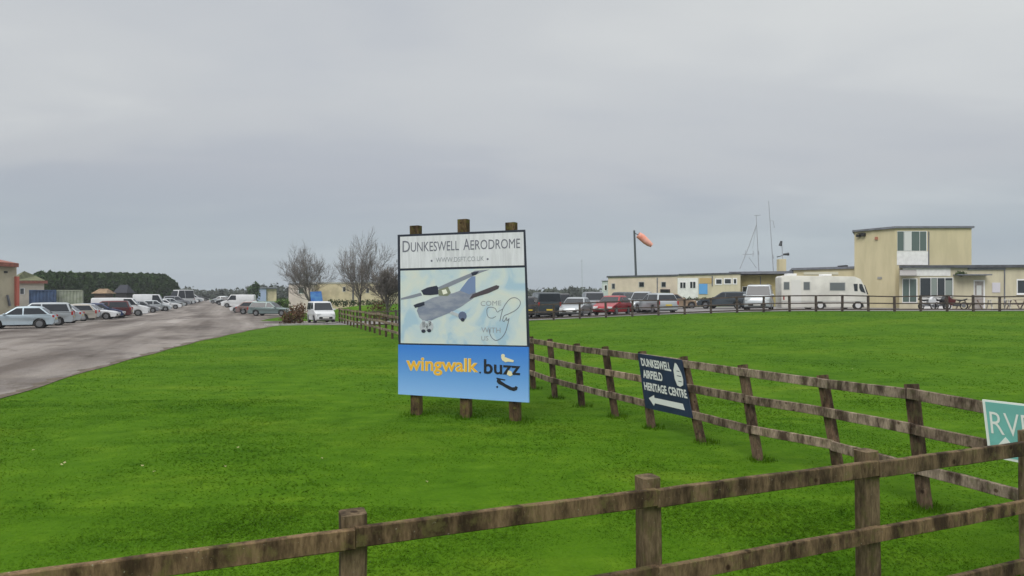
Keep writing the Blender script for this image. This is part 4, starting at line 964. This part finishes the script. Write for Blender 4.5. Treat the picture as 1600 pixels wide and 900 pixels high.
cb2 = empty('cabin_row', (gx(1110, 70), 70, 1.0)); tag(cb2, 'cream cabin with white doors and blue notice next to the clubhouse', 'building')
walls([K1, K2, (K2[0] + 2, 76), (K1[0] + 2, 80)], .5, 4.38, CREAM2, 'wall', cb2)
slab([(K1[0] + .25, K1[1] - .2), K2, (K2[0] + 2, 76), (K1[0] + 2, 80)], 4.38, 4.55, .16, FASCIA, 'roof', cb2)
flat(KQ, rect(1059, 434.5, 1091, 474), 0, .05).build('white_panel', WHITE, cb2, world=True)
for r_ in ((1062, 440.5, 1072, 451), (1077.5, 439.5, 1087.5, 451)): window(KQ, r_, cb2, frame=UPVC, t=.9, off=.055, bars=((r_[0] + r_[2]) / 2,))
flat(KQ, rect(1092.5, 443.5, 1105.5, 459.5), 0, .06).build('blue_notice', PM('bright_blue_notice', (.12, .35, .70), .5), cb2, world=True)
flat(KQ, rect(1093, 434.5, 1112, 443), 0, .03).build('timber_panel', PM('ochre_panel', (.50, .36, .16), .8), cb2, world=True)
flat(KQ, rect(1112.5, 431, 1113.8, 447), 0, .07).build('downpipe', FASCIA2, cb2, world=True)
for r_ in ((1117.5, 435, 1129, 445), (1131, 434.5, 1143.5, 444.5), (1145, 434.5, 1152, 444.5)): window(KQ, r_, cb2, frame=UPVC, t=1.6, off=.01)
kb = empty('white_shed', (gx(946, 80), 80, 1.0)); tag(kb, 'small pale shed at the left end of the cream cabins', 'shed')
walls([(gx(940.5, 80), 80), (gx(951, 79), 79), (gx(953, 79) + 1, 84), (gx(941, 80) + 1, 84)], .5, 3.9, PM('pale_blue_grey_cladding', (.50, .56, .56), .7), 'wall', kb)
slab([(gx(940.5, 80), 80), (gx(951, 79), 79), (gx(953, 79) + 1, 84), (gx(941, 80) + 1, 84)], 3.9, 4.0, .1, FASCIA2, 'roof', kb)
window(pl_from(940.5, 80, 951, 79), (944, 445, 949, 454), kb, t=.8)

bush('green_shrub', 'dark low shrubs along the foot of the white cabin doors', 'shrub', [((gx(1070, 66), 66, .5), (1.0, .5, .55), 350), ((gx(1087, 66), 66, .45), (1.1, .5, .5), 350), ((gx(1100, 66), 66, .4), (.5, .4, .6), 160)], HEDGEG, .12, False)

# windsock
ws = empty('windsock', (gx(992, 84), 84, 1.0)); tag(ws, 'orange windsock drooping from a dark pole above the cabin roof', 'windsock')
MB().tube([at(995.5, 478, 84), at(991, 360, 84)], [.16, .12], 8).build('pole', PM('dark_pole', (.06, .075, .08), .6), ws, smooth=50, world=True)
SOCK = PM('faded_orange_cloth', (.80, .25, .16), .8, noise=(1.5, (.82, .42, .33)))
mb = MB(); mb.tube([at(997, 367, 84), at(1003, 371, 84), at(1009, 376.5, 84), at(1014, 380.5, 84), at(1018.5, 383.5, 84)], [.40, .46, .44, .38, .26], 12, caps=False); mb.build('sock', SOCK, ws, smooth=60, world=True)
MB().tube([at(991.3, 364, 84), at(997, 367, 84)], .05, 6).build('hoop_arm', AER, ws, world=True)

# motorcycles and picnic tables by the entrance
def motorcycle(u, d, hd, label, fair, seatm=BLACK):
    x, y = U(u, d); root = empty('motorcycle', (x, y, Z(x, y) + .03), hd); root.scale = (.86, .9, .86); tag(root, label, 'motorcycle', 'motorcycles by the clubhouse entrance')
    for xx in (.68, -.68):
        mb = MB(); pts = [(xx + .30 * math.cos(a), 0, .31 + .30 * math.sin(a)) for a in [2 * math.pi * k / 18 for k in range(19)]]; mb.tube(pts, .06, 6, caps=False); w = mb.build('wheel', RUBBER, root, smooth=60)
        MB().cyl((xx, 0, .31), .17, .03, 'Y', 14).build('rim', ALLOY, w)
    MB().prism([(.75, -.16, .55), (.88, -.16, .85), (.55, -.16, 1.22), (.30, -.16, .95), (.0, -.16, .9), (.05, -.16, .55), (.35, -.16, .35)], (0, .32, 0)).build('fairing', fair, root, bevel=.05)
    MB().prism([(.1, -.13, .84), (.12, -.13, .92), (-.55, -.13, .88), (-.95, -.13, 1.0), (-.9, -.13, .86), (-.4, -.13, .72)], (0, .26, 0)).build('seat', seatm, root, bevel=.04)
    MB().box((-.05, 0, .45), (.55, .3, .34)).build('engine', PM('engine_grey', (.08, .08, .085), .5, metal=.5), root, bevel=.05)
    MB().tube([(.40, -.36, 1.08), (.46, 0, 1.02), (.40, .36, 1.08)], .02, 6).build('handlebar', BLACK, root)
    MB().tube([(.68, -.09, .31), (.45, -.09, 1.0)], .03, 6).tube([(.68, .09, .31), (.45, .09, 1.0)], .03, 6).build('fork', STEEL, root)
    MB().tube([(-.1, -.2, .3), (-.8, -.22, .42)], [.04, .07], 8).build('exhaust', STEEL, root)
motorcycle(1449, 52.5, .25, 'white faired motorcycle beside the glazed entrance door', WHT)
motorcycle(1470, 53.4, .5, 'black motorcycle just right of the white one', BLK)
motorcycle(1493, 52.6, 2.9, 'dark red motorcycle in front of the cream wall', MAROON)
def picnic(u, d, hd, label, mat):
    x, y = U(u, d); root = empty('picnic_table', (x, y, Z(x, y) + .03), hd); tag(root, label, 'picnic table', 'picnic tables by the clubhouse')
    mb = MB()
    for k in range(4): mb.box((0, -.29 + k * .19, .74), (1.6, .17, .04))
    mb.build('tabletop', mat, root)
    for s_ in (1, -1):
        MB().box((0, s_ * .66, .44), (1.6, .24, .04)).build('bench', mat, root)
        for sx in (1, -1): MB().timber((sx * .6, s_ * .62, 0), (sx * .6, s_ * .18, .72), .06, .09, 1, 0).build('leg', mat, root)
    for sx in (1, -1): MB().box((sx * .6, 0, .40), (.05, 1.5, .09)).build('crossbar', mat, root)
PT = PM('weathered_picnic_timber', (.30, .24, .20), .8, noise=(6, .3)); PT2 = PM('pale_painted_timber', (.58, .56, .52), .7, noise=(6, .15))
picnic(1514, 53.2, .2, 'weathered picnic table before the grey door', PT)
picnic(1560, 52.2, -.3, 'pale painted picnic table below the white notice', PT2)
picnic(1594, 52.8, .1, 'pale picnic table below the right hand window', PT)
# ------------------------------------------------------------------ middle distance left
mid = empty('cream_hut', (gx(510, 86), 86, .8)); tag(mid, 'low cream hut with flat roof behind the bare trees', 'building')
M0, M1 = (gx(470, 87), 87), (gx(607, 83), 83); MP = Plane(M0, M1)
MC = PM('yellowish_cream_wall', (.52, .45, .30), .85, noise=(.8, .18))
walls([M0, M1, (M1[0], 90), (M0[0], 94)], -.2, 3.75, MC, 'wall', mid); slab([M0, M1, (M1[0], 90), (M0[0], 94)], 3.75, 3.92, .15, PM('pale_roof_edge', (.42, .42, .38), .7), 'roof', mid)
window(MP, (535.5, 448, 540.5, 456), mid, frame=PM('grey_frame', (.45, .44, .42), .5)); window(MP, (572, 450, 577, 458), mid, frame=PM('grey_frame', (.45, .44, .42), .5))
flat(MP, rect(551, 447, 553, 470), 0, .1).build('downpipe', FASCIA, mid, world=True)
m2 = empty('white_hut', (gx(460, 84), 84, .3)); tag(m2, 'small pale hut with a blue grey window left of the cream hut', 'building')
M2a, M2b = (gx(451, 84), 84), (gx(482, 83), 83); walls([M2a, M2b, (M2b[0], 86.5), (M2a[0], 87)], -.2, 3.6, PM('pale_pinkish_wall', (.56, .50, .44), .8, noise=(1, .1)), 'wall', m2)
slab([M2a, M2b, (M2b[0], 86.5), (M2a[0], 87)], 3.6, 3.74, .12, FASCIA2, 'roof', m2); window(Plane(M2a, M2b), (466, 448, 475, 459), m2, pane=GLASS2)
# blue panel behind the small van
bp_ = pl_from(485, 60, 503, 60.5); bs = empty('blue_sign', (gx(494, 60), 60, .3)); tag(bs, 'bright blue blank looking panel on two legs above the small white van', 'sign')
bb_ = flat(bp_, [(484.5, 456), (502, 455), (504.5, 472), (486, 473)], -.04, 0).build('panel', PM('bright_blue_sign_face', (.05, .17, .62), .5, noise=(1.5, (.12, .33, .70))), bs, world=True)
for u in (487.5, 501): MB().tube([bp_.p(u, 500, -.08), bp_.p(u, 458, -.08)], .05, 6).build('post', STEEL, bs, world=True)
# shed far beyond the right hand cars
sh = empty('far_shed', (gx(415, 170), 170, .8)); tag(sh, 'distant low shed with blue white end and cream side', 'shed')
walls([(gx(398, 170), 170), (gx(416, 170), 170), (gx(416, 176), 176), (gx(398, 176), 176)], .5, 4.1, PM('blue_white_cladding', (.30, .38, .55), .7), 'wall', sh)
walls([(gx(416.2, 170.5), 170.5), (gx(432, 170.5), 170.5), (gx(432, 176), 176), (gx(416.2, 176), 176)], .5, 3.9, MC, 'annexe_wall', sh)
walls([(gx(397, 169.6), 169.6), (gx(433, 169.6), 169.6), (gx(433, 177), 177), (gx(397, 177), 177)], 4.1, 4.35, FASCIA2, 'roof', sh)
# kerbed island edge beside the shrub
mb = MB(); pr_ = [(-18.2, 49.2), (-17.0, 48.9), (-15.8, 49.7), (-14.4, 51.0), (-13.9, 52.6)]
for a, b in zip(pr_, pr_[1:]): mb.timber((*a, Z(*a) + .06), (*b, Z(*b) + .06), .18, .14, 2, .004)
tag(mb.build('kerb', PM('pale_concrete_kerb', (.36, .35, .33), .9, noise=(4, .2))), 'pale concrete kerb curving round the shrub', kind='structure')

# ------------------------------------------------------------------ buildings at the left edge
lb = empty('cream_building', (gx(5, 62), 62, 0)); tag(lb, 'tall cream building with red brown roof edge at the left side of the view', 'building')
L0, L1 = (gx(-70, 60), 60), (gx(26, 66), 66); LP = Plane(L0, L1)
LW = PM('drab_cream_render', (.44, .40, .29), .85, noise=(.7, .15)); RB = PM('red_brown_tiles', (.27, .10, .07), .8, noise=(4, .25)); SAL = PM('salmon_red_paint', (.50, .13, .09), .7)
walls([L0, L1, (L1[0] - 6, 72), (L0[0] - 6, 70)], -.3, 5.25, LW, 'wall', lb)
mb = MB(); a, b = LP.p(-74, 404, .45), LP.p(29.5, 411.5, .45); mb.prism([a, b, b - Vector((0, 0, .38)), a - Vector((0, 0, .38))], -LP.n * 1.2); 
mb.build('roof_edge', RB, lb, world=True)
mb = MB(); p1, p2 = LP.p(-74, 404, .45), LP.p(29.5, 411.5, .45); r1, r2 = p1 - LP.n * 4.2 + Vector((0, 0, 1.1)), p2 - LP.n * 4.2 + Vector((-1.8, 0, 1.1)); mb.add([p1, p2, r2, r1, p1 - Vector((0, 0, .1)) - LP.n, p2 - Vector((0, 0, .1)) - LP.n], [(0, 1, 2, 3), (0, 1, 5, 4), (3, 2, 5, 4), (1, 2, 5), (0, 3, 4)]); mb.build('roof', RB, lb, world=True)
flat(LP, rect(22.5, 432, 27, 478), 0, .25).build('corner_pillar', SAL, lb, world=True)
flat(LP, rect(6, 423.5, 11, 426.5), 0, .08).build('wall_vent', BLACK, lb, world=True)
flat(LP, [(9.5, 461), (11, 461), (15, 478), (13, 478)], 0, .2).build('downpipe', FASCIA2, lb, world=True)
l2 = empty('low_building', (gx(48, 84), 84, 0)); tag(l2, 'low pale building with red fascia and mossy green roof beside the cream building', 'building')
Q0, Q1 = (gx(22, 82), 82), (gx(69, 86), 86); QP = Plane(Q0, Q1)
walls([Q0, Q1, (Q1[0] - 6, 92), (Q0[0] - 6, 92)], -.2, 4.05, PM('pale_render', (.56, .52, .44), .8, noise=(1, .12)), 'wall', l2)
flat(QP, [(24, 438.5), (71, 438.5), (71, 443), (24, 443)], 0, .35).build('fascia', RB, l2, world=True)
MOSS = PM('mossy_green_roof', (.12, .13, .06), .9, noise=(1, .3)); mb = MB(); a, b = QP.p(23, 438.3, .35), QP.p(71, 438.3, .35); c, d_ = b + Vector((-4.8, 5, .75)), a + Vector((-2.5, 5, 1.35)); mb.add([a, b, c, d_, a + Vector((-5, 5, 0)), b + Vector((-5.4, 5, 0))], [(0, 1, 2, 3), (0, 1, 5, 4), (1, 2, 5), (0, 3, 4), (3, 2, 5, 4)]); mb.build('roof', MOSS, l2, world=True)
window(QP, (31, 450, 38, 460), l2)
def container(u0, u1, v0, v1, d, label, mat, mat2=None):
    p = pl_from(u0, d, u1, d + 1.2); c = p.p((u0 + u1) / 2, v1); root = empty('storage_container', (c.x, c.y, 0)); tag(root, label, 'container')
    mb = MB(); q0 = p.p(u0, v0); q1 = p.p(u1, v0); n = 30
    prof = []
    for i in range(n + 1):
        s_ = i / n; pt = q0.lerp(q1, s_); o = .05 if (i // 2) % 2 else 0; prof.append((pt.x + p.n.x * o, pt.y + p.n.y * o, 0))
    prof += [(q1.x - p.n.x * 2.4, q1.y - p.n.y * 2.4, 0), (q0.x - p.n.x * 2.4, q0.y - p.n.y * 2.4, 0)]
    mb.prism(prof, (0, 0, q0.z)); mb.build('body', mat, root, world=True)
    flat(p, rect(u0 - .5, v0 - .5, u1 + .5, v0 + 1.2), -.05, .09).build('top_rail', mat, root, world=True)
    for u in (u0, u1): flat(p, rect(u - .5, v0, u + .7, v1), -.05, .085).build('corner_post', mat, root, world=True)
container(46, 87, 453.5, 480, 76, 'blue topped storage container behind the silver cars', PM('blue_container_paint', (.045, .085, .17), .7, noise=(1, .3)))
container(89, 128, 453.5, 480, 78, 'pale grey green storage container right of the blue one', PM('grey_green_container_paint', (.33, .36, .29), .7, noise=(1.2, (.22, .26, .18))))
def gable_shed(u0, u1, ve, vr, d, label, wall, roof, name='garden_shed'):
    x0, x1 = gx(u0, d), gx(u1, d); ze, zr = CH - (ve - HZ) / F * d, CH - (vr - HZ) / F * d; root = empty(name, ((x0 + x1) / 2, d, 0)); tag(root, label, 'shed')
    walls([(x0 + .3, d), (x1 - .3, d), (x1 - .3, d + 1.8), (x0 + .3, d + 1.8)], -.2, ze, wall, 'wall', root)
    mb = MB(); xm = (x0 + x1) / 2; w4 = (x1 - x0) * .22
    mb.add([(x0, d - .3, ze - .05), (x1, d - .3, ze - .05), (x1 - w4, d + .9, zr), (x0 + w4, d + .9, zr), (x0, d + 2.1, ze - .05), (x1, d + 2.1, ze - .05)], [(0, 1, 2, 3), (4, 3, 2, 5), (1, 5, 2), (0, 3, 4), (0, 4, 5, 1)]); mb.build('roof', roof, root, world=True)
gable_shed(144, 168, 458, 451, 96, 'brown roofed shed above the long white van', PM('dark_timber_wall', (.08, .06, .045), .9), PM('brown_thatch_roof', (.26, .18, .11), .9, noise=(2, .3)))
gable_shed(178, 200, 457, 445, 108, 'black pyramid roofed shelter before the evergreen hedge', PM('black_timber_wall', (.03, .03, .032), .9), PM('blue_black_roof', (.025, .028, .04), .8), 'shelter')

# ------------------------------------------------------------------ fallen leaves on the verge
LF = PM('pale_fallen_leaf', (.42, .38, .20), .8); lm = None
for i, (u, v) in enumerate(((52, 707), (96, 730), (101, 727), (222, 732), (241, 741), (372, 703), (352, 733), (503, 720), (667, 757), (1376, 582), (668, 560), (1332, 578))):
    d = CH * F / (v - HZ)
    for _ in range(5): d = (CH - Z(gx(u, d), d)) * F / (v - HZ)
    x = gx(u, d); mb = MB(); r_ = .015 * (1 if d < 12 else 1.6)
    pts = [(r_ * math.cos(a) * (1.3 if k % 2 else .8), r_ * math.sin(a), .006 * (k % 3)) for k, a in enumerate([2 * math.pi * j / 8 for j in range(8)])]
    mb.prism(pts, (0, 0, .003))
    if lm is None: o = mb.build('fallen_leaf', LF); lm = o.data
    else: o = link('fallen_leaf', lm)
    o.location = (x, d, Z(x, d) + .032); o.rotation_euler = (random.uniform(-.6, .2), random.uniform(-.3, .3), random.uniform(0, 6))
    tag(o, 'tiny pale fallen leaf lying on the mown grass', 'leaf', 'fallen leaves on the grass')

lawn([(b.x, b.y, .09) for b, t in fp] + [(b.x, b.y, .08) for b, t in sp if b.y < 30] + [(gx(u, d), d, .13) for u, d in ((651, 12.4), (729, 12.0), (806, 11.5))])

# ------------------------------------------------------------------ damp air
HD = .0005
hm = bpy.data.materials.new('damp_air'); hm.use_nodes = True; t = hm.node_tree; t.nodes.clear(); o = N(t, 'ShaderNodeOutputMaterial'); v = N(t, 'ShaderNodeVolumePrincipled')
v.inputs['Color'].default_value = (.86, .90, .95, 1); v.inputs['Density'].default_value = HD; t.links.new(v.outputs[0], o.inputs['Volume'])
tag(MB().box((0, 180, 6.5), (900, 620, 17)).build('haze', hm), 'thin grey damp air over the airfield', 'haze', kind='stuff')
